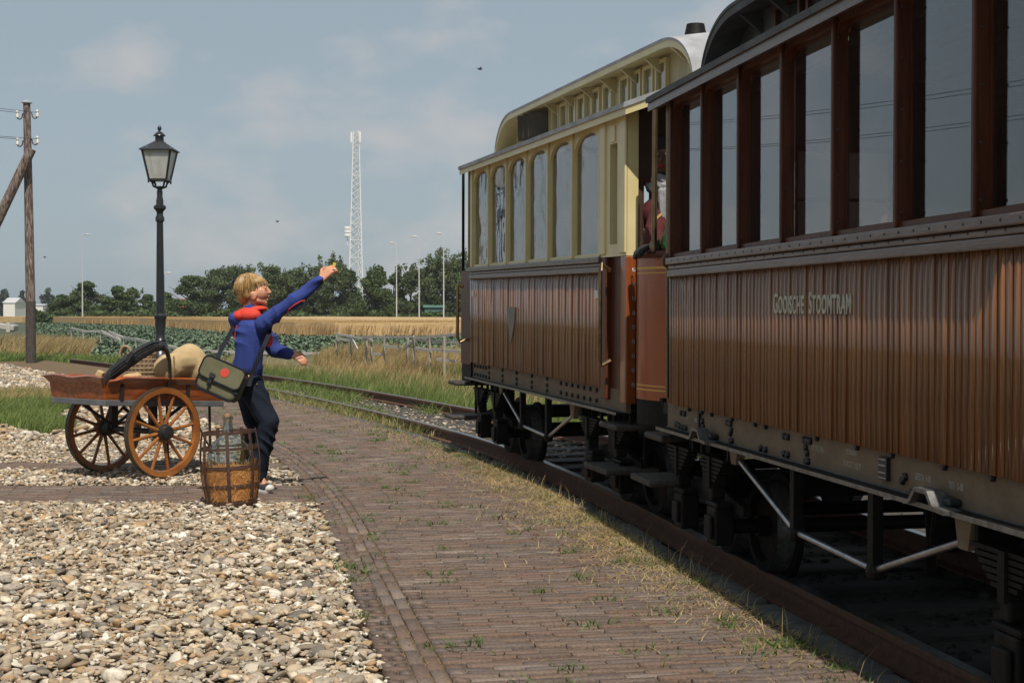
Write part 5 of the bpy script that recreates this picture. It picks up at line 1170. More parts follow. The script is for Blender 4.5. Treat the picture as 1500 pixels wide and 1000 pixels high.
for sy in (-1, 1):
    y = sy * .36; Mx = Matrix.Translation((0, y, .34)) @ Matrix.Rotation(R(90), 4, 'X')
    rimp = [(.338, -.024), (.338, .024), (.296, .021), (.290, .0), (.296, -.021)]
    V = []; F = []; n_ = 48
    for j in range(n_):
        a = 6.28318 * j / n_; V += [Mx @ Vector((r_ * math.cos(a), r_ * math.sin(a), z)) for r_, z in rimp]
    for j in range(n_): F += [(5*j+k, 5*j+(k+1)%5, 5*((j+1)%n_)+(k+1)%5, 5*((j+1)%n_)+k) for k in range(5)]
    w = MB().add(V, F).build('wheel', M_wheelwood, cart, smooth=True)
    V = []; F = []
    for j in range(n_):
        a = 6.28318 * j / n_; V += [Mx @ Vector((r_ * math.cos(a), r_ * math.sin(a), z)) for r_, z in ((.345, -.022), (.345, .022), (.3385, .022), (.3385, -.022))]
    for j in range(n_): F += [(4*j+k, 4*j+(k+1)%4, 4*((j+1)%n_)+(k+1)%4, 4*((j+1)%n_)+k) for k in range(4)]
    MB().add(V, F).build('tyre', M_tyre_iron, w, smooth=False)
    for k in range(12):
        a = 6.28318 * (k + .3) / 12; d = Vector((math.cos(a), 0, math.sin(a)))
        MB().tube([Vector((0, y, .34)) + d * .04, Vector((0, y, .34)) + d * .15, Vector((0, y, .34)) + d * .294], [.017, .013, .012], 8).build('spoke', M_wheelwood, w, smooth=True)
    MB().lathe([(.03, -.075), (.048, -.07), (.052, -.035), (.062, -.03), (.062, .03), (.052, .035), (.046, .085), (.05, .09), (.05, .105), (.03, .11), (.028, .098), (.001, .098)], 18, Matrix.Translation((0, y, .34)) @ Matrix.Rotation(R(90) * -sy * -1, 4, 'X')).build('hub', M_iron, w, smooth=True)
# things on the cart
def on_cart(u, v, z): return Vector((-2.931, 11.069, 0)) + Vector((.607, .794, 0)) * u + Vector((-.794, .607, 0)) * v + Vector((0, 0, z))
har = empty('horse_collar', on_cart(-.35, 0, .60)); tag(har, 'black leather horse collar arched over the front of the handcart', 'harness')
hp = [P(150, 566, 10.62), P(163, 548, 10.62), P(182, 533, 10.64), P(205, 517, 10.70), P(224, 507, 10.78), P(236, 506, 10.86), P(244, 513, 10.90), P(248, 528, 10.92), P(249, 548, 10.92), P(247, 566, 10.92)]
rr = [.030, .043, .050, .050, .047, .046, .036, .027, .022, .02]; o0 = har.location
MB().tube([p - o0 for p in hp], rr, 12, sq=(1.0, .55)).sphere(P(231, 507, 10.85) - o0, (.06, .05, .04), 10, 7).build('collar', M_leather, har, smooth=True)
for dy_, up_ in ((-.026, .026), (-.034, .004), (-.030, -.020)):
    MB().tube([p - o0 + Vector((0, dy_, up_)) for p in hp[1:6]], .0075, 6).build('strap', M_leather, har, smooth=True)
q = hp[2].lerp(hp[3], .55) - o0; MB().box((-.03, -.068, -.045), (.0, -.05, .045), Matrix.Translation(q) @ Matrix.Rotation(R(35), 4, 'Y')).tube([q + Vector((.03, -.06, .0)), q + Vector((.05, -.07, .02)), q + Vector((.06, -.06, -.01)), q + Vector((.03, -.06, .0))], .006, 6).build('buckle', M_iron, har)
M_burlap = mat('burlap', (.40, .28, .14), (.50, .37, .20), rough=.95, scale=7, bump=.5, bscale=160)
sk = on_cart(.22, .08, .58); sack = empty('burlap_sack', sk); tag(sack, 'bulging beige burlap sack lying on the handcart beside the child', 'sack')
def crease(me):
    for v in me.vertices:
        x, y, z = v.co; a = math.atan2(z - .1, x + .1); v.co *= 1 + .018 * math.sin(a * 13 + y * 20) * (1 if x < .05 else .5) + .012 * math.sin(x * 37 + z * 21)
p1 = P(276, 535, 11.3) - sk; p0 = P(240, 540, 11.05) - sk
blob('sack', MB().sphere(p1, (.165, .16, .165), 18, 12).sphere(p1 + Vector((.03, 0, -.05)), (.165, .17, .12), 16, 10).sphere(p0 + Vector((.03, 0, 0)), (.115, .10, .115), 14, 10).capsule(p0 + Vector((.08, 0, .03)), .10, p1, .14), .010, M_burlap, sack, smooth=4, shape=crease)
tr_ = MB().tube([p0 + Vector((.095, -.085, .10)), p0 + Vector((.105, -.105, .03)), p0 + Vector((.10, -.105, -.05)), p0 + Vector((.085, -.10, -.11))], .006, 6); tr_.build('tie_rope', mat('rope', (.22, .14, .07)), sack, smooth=True)
M_wicker = mat('wicker', (.24, .16, .09), (.34, .25, .16), rough=.8, scale=18, bump=.2)
bk = P(207, 560, 11.25); basket = empty('wicker_basket', bk); tag(basket, 'woven wicker basket with arched handles on the handcart behind the collar', 'basket')
mb = MB(); nst = 22
for row_ in range(13):
    z = .015 + row_ * .0165; rr_ = .100 + .012 * math.sin(row_ / 12 * 3.0); pts = []
    for j in range(nst * 2 + 1): a = 6.28318 * j / (nst * 2); r2 = rr_ + .0055 * (1 if (j // 1 + row_) % 2 else -1) * (j % 2); pts.append((r2 * math.cos(a), r2 * math.sin(a), z))
    mb.tube(pts, .0075, 5, cap=False)
weave = mb.build('weave', M_wicker, basket, smooth=True)
for j in range(nst): a = 6.28318 * j / nst; MB().tube([(.098 * math.cos(a), .098 * math.sin(a), 0), (.112 * math.cos(a), .112 * math.sin(a), .11), (.102 * math.cos(a), .102 * math.sin(a), .225)], .005, 5).build('stake', M_wicker, basket)
MB().tube([(.105 * math.cos(a), .105 * math.sin(a), .228) for a in np.linspace(0, 6.283, 25)], .011, 6, cap=False).build('rim', M_wicker, basket, smooth=True)
MB().tube([(-.105 + .045 * math.cos(a) - .02, .0 , .215 + .07 * math.sin(a)) for a in np.linspace(-.2, 3.3, 13)], .010, 7).tube([(-.105 + .04 * math.cos(a) - .02, .025 , .215 + .065 * math.sin(a)) for a in np.linspace(-.2, 3.3, 13)], .008, 7).build('handle', M_wicker, basket, smooth=True)
jar = empty('glass_bottle', bk + Vector((.0, .02, .06))); tag(jar, 'clear glass bottle neck showing above the wicker basket on the handcart', 'bottle')
MB().lathe([(.045, 0), (.05, .02), (.05, .13), (.025, .19), (.022, .235), (.027, .24), (.027, .25), (.018, .25)], 14).build('bottle', thin_glass('pale_glass', (.88, .95, .94)), jar, smooth=True)
sl = empty('wood_block', P(141, 560, 10.75)); tag(sl, 'pale wooden block end sticking up at the front corner of the handcart', 'wood block')
bevel(MB().box((-.03, -.02, -.05), (.02, .05, .09), Matrix.Rotation(R(25), 4, 'Y')).build('block', mat('pale_pine', (.52, .37, .18), (.44, .29, .13), scale=9), sl))
rp_ = empty('bread_roll', P(192, 553, 10.95)); tag(rp_, 'small tan bundle lying between the collar and the basket on the handcart', 'bundle')
blob('bundle', MB().sphere((0, 0, 0), (.07, .05, .035), 12, 8).sphere((.04, 0, .01), (.045, .045, .03), 12, 8), .008, mat('tan_cloth', (.50, .34, .16), (.42, .26, .11), scale=14), rp_)
rp_.name = 'cloth_bundle'

# ------------------------------------------------------------------ caged demijohn
M_cage = mat('rusty_iron_strap', (.040, .018, .012), (.075, .034, .02), rough=.7, scale=25, bump=.3)
M_straw2 = palette('packing_straw', [(.48, .20, .055), (.58, .28, .08), (.38, .145, .038), (.68, .38, .14), (.30, .105, .028)], rough=.6, nscale=6, namt=.3, bump=0, transl=.15)
dj = empty('caged_demijohn', (-1.835, 9.36, 0), R(8)); tag(dj, 'large glass demijohn packed in straw inside a rusty iron strap cage', 'demijohn'); dj.rotation_euler = (R(-1), R(-2.5), R(8))
rad = lambda z: .152 + .034 * math.sin(min(1, z / .46) * math.pi * .85)
for z, w_ in ((.018, .026), (.125, .020), (.245, .020), (.365, .018), (.466, .018)):
    V = []; F = []; n_ = 32
    for j in range(n_):
        a = 6.28318 * j / n_
        for r_, dz in ((rad(z) + .006, -w_/2), (rad(z) + .006, w_/2), (rad(z), w_/2), (rad(z), -w_/2)): V.append((r_ * math.cos(a), r_ * math.sin(a), z + dz))
    for j in range(n_): F += [(4*j+k, 4*j+(k+1)%4, 4*((j+1)%n_)+(k+1)%4, 4*((j+1)%n_)+k) for k in range(4)]
    MB().add(V, F).build('hoop', M_cage, dj)
for k in range(7):
    a = 6.28318 * (k + .25) / 7; V = []; F = []; zs = np.linspace(.0, .485, 12)
    for z in zs:
        r_ = rad(z); t = Vector((-math.sin(a), math.cos(a), 0)); n__ = Vector((math.cos(a), math.sin(a), 0))
        for s_, o_ in ((-.011, .007), (.011, .007), (.011, .013), (-.011, .013)): V.append(n__ * (r_ + o_) + t * s_ + Vector((0, 0, z)))
    for i in range(11): F += [(4*i+k2, 4*i+(k2+1)%4, 4*i+4+(k2+1)%4, 4*i+4+k2) for k2 in range(4)]
    F += [(3, 2, 1, 0), (44, 45, 46, 47)]; MB().add(V, F).build('strap', M_cage, dj)
MB().lathe([(.165, .0), (.168, .012), (.001, .014)], 28).build('base_plate', M_cage, dj)
MB().lathe([(.12, .03), (.142, .06), (.146, .28), (.138, .335), (.115, .39), (.07, .435), (.036, .462), (.030, .50), (.029, .545), (.036, .55), (.036, .565), (.026, .57), (.022, .555)], 32).build('bottle', thin_glass('green_glass', (.70, .79, .80)), dj, smooth=True)
MB().lathe([(.0215, .53), (.0215, .585), (.001, .588)], 14).build('cork', mat('cork', (.40, .24, .12), (.30, .17, .08), scale=60), dj, smooth=True)
n_ = 9000; a = rng.uniform(0, 6.283, n_); z = rng.uniform(.02, .235, n_) ; r_ = np.array([rad(q) for q in z]) - rng.uniform(.000, .014, n_)
z = z + .02 * np.sin(a * 3) * (z > .19)
c = np.stack([r_ * np.cos(a), r_ * np.sin(a), z], 1); tn = np.stack([-np.sin(a), np.cos(a), np.zeros(n_)], 1); tl = rng.normal(0, .75, n_)
d = tn * np.cos(tl)[:, None] * .55 + np.array([0, 0, 1.]) * (np.sin(tl) + .8 * rng.choice([-1, 1], n_))[:, None]; d /= np.linalg.norm(d, axis=1)[:, None]
nr = np.stack([np.cos(a), np.sin(a), np.zeros(n_)], 1); sd = np.cross(d, nr); L_ = rng.uniform(.03, .10, n_)[:, None]
d = d + nr * rng.normal(.0, .09, n_)[:, None]; bowv = nr * rng.uniform(0, .003, n_)[:, None]
V = np.stack([c - d * L_ / 2 - sd * .0012, c - d * L_ / 2 + sd * .0012, c + bowv + sd * .0014, c + bowv - sd * .0014, c + d * L_ / 2 + sd * .0009, c + d * L_ / 2 - sd * .0009], 1).reshape(-1, 3)
i = 6 * np.arange(n_)[:, None]; me = np_mesh('straw', V, np.concatenate([i + np.array([[0, 1, 2, 3]]), i + np.array([[3, 2, 4, 5]])]))
tag(link('straw', me, M_straw2, dj), kind='stuff')
MB().lathe([(.145, .02), (.158, .1), (.16, .2), (.146, .235), (.14, .24)], 24).build('straw_bed', mat('straw_core', (.30, .15, .045), (.46, .26, .09), rough=.9, scale=40, bump=.6), dj)
# ------------------------------------------------------------------ street lamp
M_black_paint = mat('black_gloss_paint', (.010, .011, .013), (.02, .02, .022), rough=.3, scale=14, bump=.05)
M_flaked = mat('flaking_black_paint', (.02, .022, .026), (.16, .16, .16), rough=.5, scale=9, ramp=(.58, .72))
lb = P(235, 600, 20.0); lb.z = 0; lamp = empty('street_lamp', lb); tag(lamp, 'tall black cast iron street lamp with tapered glass lantern behind the handcart', 'street lamp')
MB().lathe([(.20, 0), (.20, .10), (.16, .14), (.155, .55), (.17, .58), (.17, .63), (.115, .70), (.10, .74), (.105, .78), (.085, .82), (.075, .84), (.085, .86), (.07, .88), (.06, .96), (.075, 1.08), (.072, 1.14), (.085, 1.17), (.085, 1.20), (.058, 1.23),
            (.055, 1.6), (.048, 2.2), (.044, 2.50), (.062, 2.52), (.062, 2.56), (.045, 2.60), (.045, 2.63), (.05, 2.65), (.085, 2.69), (.085, 2.72), (.05, 2.75), (.05, 2.80), (.038, 2.86), (.042, 2.92), (.035, 2.94), (.035, 3.0)], 24).build('post', M_black_paint, lamp, smooth=True)
lz = 3.085
MB().box((-.135, -.135, lz - .012), (.135, .135, lz + .012)).build('lantern_base', M_black_paint, lamp)
for k in range(4):
    a = R(45 + 90 * k); MB().tube([(.03 * math.cos(a), .03 * math.sin(a), 2.97), (.10 * math.cos(a), .10 * math.sin(a), 2.995), (.115 * math.cos(a), .115 * math.sin(a), 3.04), (.155 * math.cos(a), .155 * math.sin(a), 3.08)], .014, 8).build('bracket_arm', M_black_paint, lamp, smooth=True)
    MB().sphere((.175 * math.cos(a), .175 * math.sin(a), 3.06), (.014, .014, .025), 8, 6).build('drop_finial', M_black_paint, lamp, smooth=True)
b_, t_, zt_ = .12, .195, lz + .40
for sx, sy in ((1, 1), (-1, 1), (-1, -1), (1, -1)): MB().bar((sx * b_, sy * b_, lz), (sx * t_, sy * t_, zt_), .022, .022).build('lantern_bar', M_black_paint, lamp)
M_lglass = mat('dusty_pane', (.62, .62, .58), (.52, .52, .47), rough=.35, scale=10)
_t = M_lglass.node_tree; _o = _t.nodes['Material Output']; _tr = N(_t, 'ShaderNodeBsdfTransparent'); _ms = N(_t, 'ShaderNodeMixShader'); _ms.inputs[0].default_value = .55
_t.links.new(_t.nodes['Principled BSDF'].outputs[0], _ms.inputs[1]); _t.links.new(_tr.outputs[0], _ms.inputs[2]); _t.links.new(_ms.outputs[0], _o.inputs[0])
for k in range(4):
    Mx = Matrix.Rotation(R(90 * k), 4, 'Z'); V = [Mx @ Vector(p) for p in ((-b_ + .008, -b_, lz + .01), (b_ - .008, -b_, lz + .01), (t_ - .008, -t_ + .002, zt_ - .004), (-t_ + .008, -t_ + .002, zt_ - .004))]
    V += [Mx @ (Mx.inverted() @ v + Vector((0, .005, 0))) for v in V]
    MB().add(V, [(0,1,2,3), (7,6,5,4), (0,4,5,1), (1,5,6,2), (2,6,7,3), (3,7,4,0)]).build('lantern_pane', M_lglass, lamp)
MB().box((-.06, -.06, lz + .012), (.06, .06, lz + .07)).build('lamp_socket', mat('socket_brown', (.16, .11, .07)), lamp)
MB().lathe([(.018, lz + .07), (.03, lz + .12), (.034, lz + .18), (.03, lz + .24), (.012, lz + .27)], 12).build('bulb', mat('milky_bulb', (.5, .47, .42)), lamp, smooth=True)
s2 = math.sqrt(2)
MB().lathe([((t_ + .035) * s2, zt_), ((t_ + .035) * s2, zt_ + .012), (.07 * s2, zt_ + .125), (.07 * s2, zt_ + .13)], 4, None, R(45)).build('lantern_roof', M_flaked, lamp)
MB().lathe([(.062, zt_ + .125), (.058, zt_ + .205), (.085, zt_ + .21), (.082, zt_ + .22), (.038, zt_ + .265), (.017, zt_ + .27), (.015, zt_ + .288), (.028, zt_ + .30), (.03, zt_ + .325), (.01, zt_ + .355), (.005, zt_ + .365)], 16).build('lantern_chimney', M_black_paint, lamp, smooth=True)

# ------------------------------------------------------------------ telegraph pole, its brace and the wires
M_pole = mat('weathered_pole', (.075, .045, .036), (.30, .25, .22), rough=.9, scale=9, stretch=(3, 3, .5), bump=.6, bscale=20, ramp=(.42, .70))
M_tar = mat('tarred_pole', (.035, .028, .024), (.085, .07, .06), rough=.85, scale=12, stretch=(3, 3, .6), bump=.5)
M_porc = mat('porcelain', (.74, .73, .68), (.66, .65, .60), rough=.25)
def tele_pole(base, label, with_brace, lean=(0, 0)):
    t = empty('telegraph_pole', base); tag(t, label, 'telegraph pole')
    MB().lathe([(.125, -.3), (.122, 1.55)], 14).build('pole_foot', M_tar, t, smooth=True)
    MB().tube([(0, 0, 1.5), (-.03, 0, 4), (-.06, 0, 6.45)], [.116, .105, .085], 14).build('pole', M_pole, t, smooth=True)
    MB().lathe([(.13, 6.43), (.13, 6.45), (.06, 6.50), (.001, 6.51)], 12, Matrix.Translation((-.06, 0, 0))).build('pole_cap', mat('lead_cap', (.30, .32, .33)), t)
    for sx, z in ((-1, 6.05), (1, 6.07), (-1, 5.38), (1, 5.42)):
        MB().tube([(-.05 + sx * .06, 0, z + .14), (-.05 + sx * .11, 0, z + .12), (-.05 + sx * .13, 0, z + .02), (-.05 + sx * .18, 0, z - .02), (-.05 + sx * .235, 0, z), (-.05 + sx * .245, 0, z + .05)], .015, 8).build('hook', M_iron, t, smooth=True)
        MB().lathe([(.03, .02), (.045, .03), (.045, .10), (.03, .11), (.03, .135), (.038, .145), (.038, .18), (.02, .195), (.001, .2)], 12, Matrix.Translation((-.05 + sx * .245, 0, z))).build('insulator', M_porc, t, smooth=True)
    return t
tb = P(45, 531, 35.5); tb.z = -.03
tp1 = tele_pole(tb, 'weathered wooden telegraph pole with four white insulators at the left edge', True)
br_ = empty('pole_brace', (-14.2, 35.1, -.1)); tag(br_, 'slanting wooden brace pole leaning against the telegraph pole', 'brace pole')
a0 = P(48, 219, 35.2) - br_.location; MB().tube([(0, 0, 0), a0 * .5 + Vector((-.03, 0, .04)), a0], [.13, .125, .115], 14).build('brace_pole', M_pole, br_, smooth=True)
tp2 = tele_pole((-16.5, 11.0, -.05), 'wooden telegraph pole standing outside the picture on the left', False)
for k, (sx, z) in enumerate(((-1, 6.2), (1, 6.2), (-1, 5.55), (1, 5.55))):
    a = tb + Vector((-.05 + sx * .245, 0, z)); b = Vector((-16.5, 11.0, -.05)) + Vector((-.05 + sx * .245, 0, z))
    pts = [a.lerp(b, t) - Vector((0, 0, .55 * 4 * t * (1 - t))) for t in np.linspace(0, 1, 14)]
    w = MB().tube([p - a for p in pts], .006, 5).build('telegraph_wire', M_iron); w.location = a
    tag(w, ['thin wire from the upper left insulator of the telegraph pole', 'thin wire from the upper right insulator of the telegraph pole', 'thin wire from the lower left insulator of the telegraph pole', 'thin wire from the lower right insulator of the telegraph pole'][k], 'wire', 'wires of the telegraph pole')

# ------------------------------------------------------------------ wooden loading beam at far left, fences
M_greywood = mat('silver_wood', (.30, .285, .26), (.44, .42, .39), rough=.85, scale=10, stretch=(1, 1, 5), bump=.4)
M_postwood = mat('old_fence_post', (.24, .21, .18), (.36, .33, .28), rough=.9, scale=12, bump=.4)
wb = P(-20, 470, 40); bt = empty('timber_ramp', (wb.x, wb.y, .0)); tag(bt, 'grey timber beam and dark post at the far left edge of the yard', 'timber ramp')
bevel(MB().box((-1.2, -.2, .82), (.73, .2, .98), Matrix.Rotation(R(7), 4, 'Y')).build('beam', M_greywood, bt), .02); MB().box((-.1, .1, -.2), (.12, .3, 1.55)).build('post', M_tar, bt)
MB().box((.63, -.22, .70), (.73, .22, .96)).build('beam_end', mat('pale_end', (.5, .48, .44)), bt)
fpx = [(493, 490, 521, 34), (514, 490, 523, 33.4), (535, 493, 524, 32.6), (544, 491, 522, 32.3), (563, 490, 524, 31.5), (595, 494, 524, 30.6), (606, 492, 526, 29.8), (630, 491, 530, 28.8), (651, 492, 531, 27.9)]
fc = empty('field_fence', (-3, 31, -.1)); tag(fc, 'broken rail fence of grey posts in tall grass beside the wheat', 'fence'); f0 = fc.location
for k, (px, pt, pb, Y) in enumerate(fpx):
    a = P(px, pb, Y); a.z = -.1; b = P(px + (3 if k in (2, 5) else 0), pt, Y); MB().tube([a - f0, b - f0], [.03, .026], 7).build('post', M_postwood, fc)
for (p0, y0, Y0, p1, y1, Y1) in ((493, 489, 33.9, 545, 498, 32.2), (514, 492, 33.3, 524, 512, 32.6), (531, 494, 32.6, 606, 493, 29.7), (606, 495, 29.7, 700, 487, 26.5), (609, 498, 29.7, 690, 503, 26.8), (560, 506, 31.3, 583, 509, 30.6), (608, 510, 29.6, 632, 514, 28.7), (632, 512, 28.6, 700, 517, 26.5), (592, 511, 30.7, 608, 497, 29.8), (546, 518, 31.8, 560, 519, 31.4), (640, 526, 28.2, 668, 529, 27.6), (493, 496, 33.8, 515, 498, 33.2)):
    MB().bar(P(p0, y0, Y0) - f0, P(p1, y1, Y1) - f0, .03, .05).build('rail', M_greywood, fc)
f2 = empty('fallen_fence', (-14, 50, -.1)); tag(f2, 'long collapsed line of pale fence rails lying between meadow and cabbages', 'fence'); f0 = f2.location
pl = [(105, 481, 64), (122, 485, 61), (148, 485, 60), (165, 492, 57), (182, 495, 54), (200, 497, 52), (222, 502, 50), (262, 511, 47), (290, 514, 45), (420, 518, 43.5), (472, 517, 43)]
for (a, b) in zip(pl[:-1], pl[1:]): MB().bar(P(*a) - f0, P(*b) - f0, .07, .09).build('rail', M_greywood, f2)
for a, b in (((150, 488, 59), (172, 497, 55)), ((160, 486, 58), (180, 494, 55)), ((168, 491, 57), (176, 499, 54))): MB().bar(P(*a) - f0, P(*b) - f0, .06, .08).build('rail', M_greywood, f2)
for a in pl:
    p = P(*a) - f0; MB().bar(Vector((p.x, p.y, -.1)), p + Vector((0, 0, .03)), .07, .07).build('post', M_postwood, f2)

# ------------------------------------------------------------------ trees
LEAF = [[(.055, .088, .026), (.078, .118, .036), (.042, .07, .022), (.10, .14, .048), (.065, .10, .032)], [(.072, .102, .036), (.10, .135, .053), (.058, .085, .03), (.12, .155, .068), (.088, .115, .046)]]
M_leaf = [palette('tree_leaf', L_, rough=.65, nscale=.6, namt=.3, bump=0, transl=.25) for L_ in LEAF]
M_farleaf = palette('far_tree_leaf', [(.05, .075, .05), (.065, .09, .06), (.04, .06, .04), (.08, .10, .07)], rough=.7, nscale=.4, namt=.2, bump=0, transl=.2)
M_bark = mat('bark', (.06, .05, .04), (.11, .095, .08), rough=.95, scale=4, bump=.4)
def tree(px, top, wpx, Y, label, kind=0, material=None, group='trees along the edge of the wheat field', leaf=.27, n=2400):
    base = P(px, 462, Y); base.z = -.1; H = (P(px, top, Y).z + .1) * (1.06 if Y < 300 else 1); Wd = wpx / FOC * Y / 2
    t = empty('tree', base); tag(t, label, 'tree', group)
    r = np.random.default_rng(int(px * 7 + top)); tk = MB(); lean = .05 * H
    tk.tube([(0, 0, 0), (lean * .3, 0, H * .35), (lean, 0, H * .8)], [.028 * H, .018 * H, .006 * H], 8)
    ends = []
    for k in range(9):
        a = r.uniform(0, 6.283); z0_ = H * r.uniform(.12, .6); ln = Wd * r.uniform(.5, .95); e = Vector((math.cos(a) * ln + lean * .8, math.sin(a) * ln, min(H * .93, z0_ + H * r.uniform(.15, .38)))); ends.append(e)
        tk.tube([(lean * z0_ / H, 0, z0_), Vector((lean * z0_ / H, 0, z0_)).lerp(e, .5) + Vector((0, 0, .02 * H)), e], [.012 * H, .008 * H, .003 * H], 5)
    tk.build('trunk', M_bark, t, smooth=True)
    cl = []
    for k in range(38):
        f = r.uniform(.03, 1.0); prof = (math.sin(min(1, f * 1.05 + .10) * math.pi) ** .6 if kind != 1 else math.sin(min(1, f * .9 + .12) * math.pi) ** .8)
        a = r.uniform(0, 6.283); rr = Wd * prof * r.uniform(.25, .85)
        cl.append((math.cos(a) * rr + lean * f * 1.5, math.sin(a) * rr, H * (.04 + .86 * f), Wd * r.uniform(.20, .42), H * r.uniform(.06, .12)))
    if kind == 1:
        for k in range(12): f = r.uniform(.72, 1.0); cl.append((r.uniform(-.6, .75) * Wd, r.uniform(-.4, .4) * Wd, H * f * .97, Wd * .13, H * .09))
    cl = np.array(cl); w_ = cl[:, 3] ** 2; pick = r.choice(len(cl), n, p=w_ / w_.sum()); d = r.normal(size=(n, 3)); d /= np.linalg.norm(d, axis=1)[:, None]; q = r.random(n)[:, None] ** .45
    c = cl[pick, :3] + d * q * np.stack([cl[pick, 3], cl[pick, 3], cl[pick, 4]], 1); c[:, 2] = np.clip(c[:, 2], .15, None)
    ax = np.array([.55, 0, .75]) * (1.0 if kind == 1 else .55) + r.normal(0, .55, (n, 3)); ax /= np.linalg.norm(ax, axis=1)[:, None]
    sd = np.cross(ax, r.normal(size=(n, 3))); sd /= np.linalg.norm(sd, axis=1)[:, None]
    L_ = (leaf * r.uniform(.7, 1.5, n))[:, None] * (1.35 if kind == 1 else 1); w2 = L_ * (.20 if kind == 1 else .34)
    V = np.stack([c - ax * L_ / 2, c + sd * w2, c + ax * L_ / 2, c - sd * w2], 1).reshape(-1, 3)
    me = np_mesh('crown', V, 4 * np.arange(n)[:, None] + np.array([[0, 1, 2, 3]])); link('crown', me, material or M_leaf[kind % 2], t); return t
TR = [(88, 432, 34, 190, 'short dark tree at the left end of the tree row', 0), (122, 414, 66, 188, 'dark round crowned tree, second from the left end of the tree row', 0), (168, 421, 44, 186, 'mid green bushy tree left of the street lamp', 0), (191, 424, 34, 190, 'narrow dark tree beside the bushy tree left of the street lamp', 1), (214, 432, 34, 188, 'low rounded tree just left of the street lamp post', 0), (240, 430, 34, 187, 'dark low tree directly behind the street lamp post', 0),
      (277, 402, 74, 184, 'large broad green tree between the street lamp and the child', 0), (318, 396, 56, 188, 'feathery tree behind the nape of the child', 1), (345, 392, 50, 190, 'tall windswept tree behind the head of the child', 1), (392, 390, 56, 186, 'windswept tree behind the face of the child', 1), (425, 392, 54, 188, 'leafy tree under the raised sleeve of the child', 1), (456, 392, 50, 190, 'tree seen above the raised forearm of the child', 1), (486, 378, 46, 186, 'tall windswept tree behind the raised hand', 1), (508, 396, 44, 190, 'small tree just left of the lattice mast', 0),
      (545, 390, 56, 176, 'rounded dark tree just right of the lattice mast', 0), (574, 402, 42, 186, 'lower tree with a gap beside the rounded dark tree', 0), (600, 392, 50, 184, 'feathery tree between two street light poles', 1), (630, 380, 52, 182, 'tall feathery tree by the right street lights', 1), (662, 372, 60, 180, 'tallest windswept tree beside the end of the far carriage', 1), (696, 376, 60, 182, 'tree partly hidden by the far end of the cream carriage', 1)]
for a in TR: tree(a[0], a[1], a[2] * 1.3, a[3], a[4], a[5], n=9000 if a[2] > 40 else 5600)
for px, top, w_, Y, lab in ((4, 420, 26, 420, 'hazy tree above the white building at the far left'), (30, 424, 16, 430, 'slim hazy tree right of the white building'), (68, 422, 30, 420, 'hazy tree between the telegraph pole and the tree row'), (22, 438, 30, 440, 'low hazy tree beside the white building'), (-30, 425, 40, 420, 'hazy tree outside the left edge')):
    tree(px, top, w_, Y, lab, 0, M_farleaf, 'hazy trees far off at the left', leaf=.7, n=1300)
# hedge under the trees
n_ = 15000; px = rng.uniform(45, 720, n_); Y = rng.uniform(176, 181, n_); hh = (.5 + 1.0 * (.5 + .5 * np.sin(px * .05) * np.sin(px * .013 + 1))) * rng.random(n_) * 1.3
c = np.stack([(px - 750) / FOC * Y, Y, hh - .1], 1); ax = rng.normal(size=(n_, 3)); ax /= np.linalg.norm(ax, axis=1)[:, None]; sd = np.cross(ax, rng.normal(size=(n_, 3))); sd /= np.linalg.norm(sd, axis=1)[:, None]; L_ = rng.uniform(.2, .4, n_)[:, None]
V = np.stack([c - ax * L_, c + sd * L_ * .5, c + ax * L_, c - sd * L_ * .5], 1).reshape(-1, 3); me = np_mesh('hedge', V, 4 * np.arange(n_)[:, None] + np.array([[0, 1, 2, 3]])); tag(link('hedge', me, M_leaf[0]), kind='stuff')
# a wooded horizon all round, far away
n_ = 16000; a = rng.uniform(0, 6.283, n_); front_ = (a > math.pi / 2 + .02) & (a < math.pi / 2 + .42); a = a[~front_]; n_ = len(a)
rr = rng.uniform(170, 215, n_); hh = rng.random(n_) * (3.5 + 2.5 * np.sin(a * 9) + 1.5 * np.sin(a * 23 + 1)); c = np.stack([rr * np.cos(a), rr * np.sin(a), hh], 1)
ax = rng.normal(size=(n_, 3)); ax /= np.linalg.norm(ax, axis=1)[:, None]; sd = np.cross(ax, rng.normal(size=(n_, 3))); sd /= np.linalg.norm(sd, axis=1)[:, None]; L_ = rng.uniform(.5, 1.0, n_)[:, None]
V = np.stack([c - ax * L_, c + sd * L_ * .5, c + ax * L_, c - sd * L_ * .5], 1).reshape(-1, 3); me = np_mesh('far_wood', V, 4 * np.arange(n_)[:, None] + np.array([[0, 1, 2, 3]])); tag(link('far_wood', me, M_leaf[0]), kind='stuff')

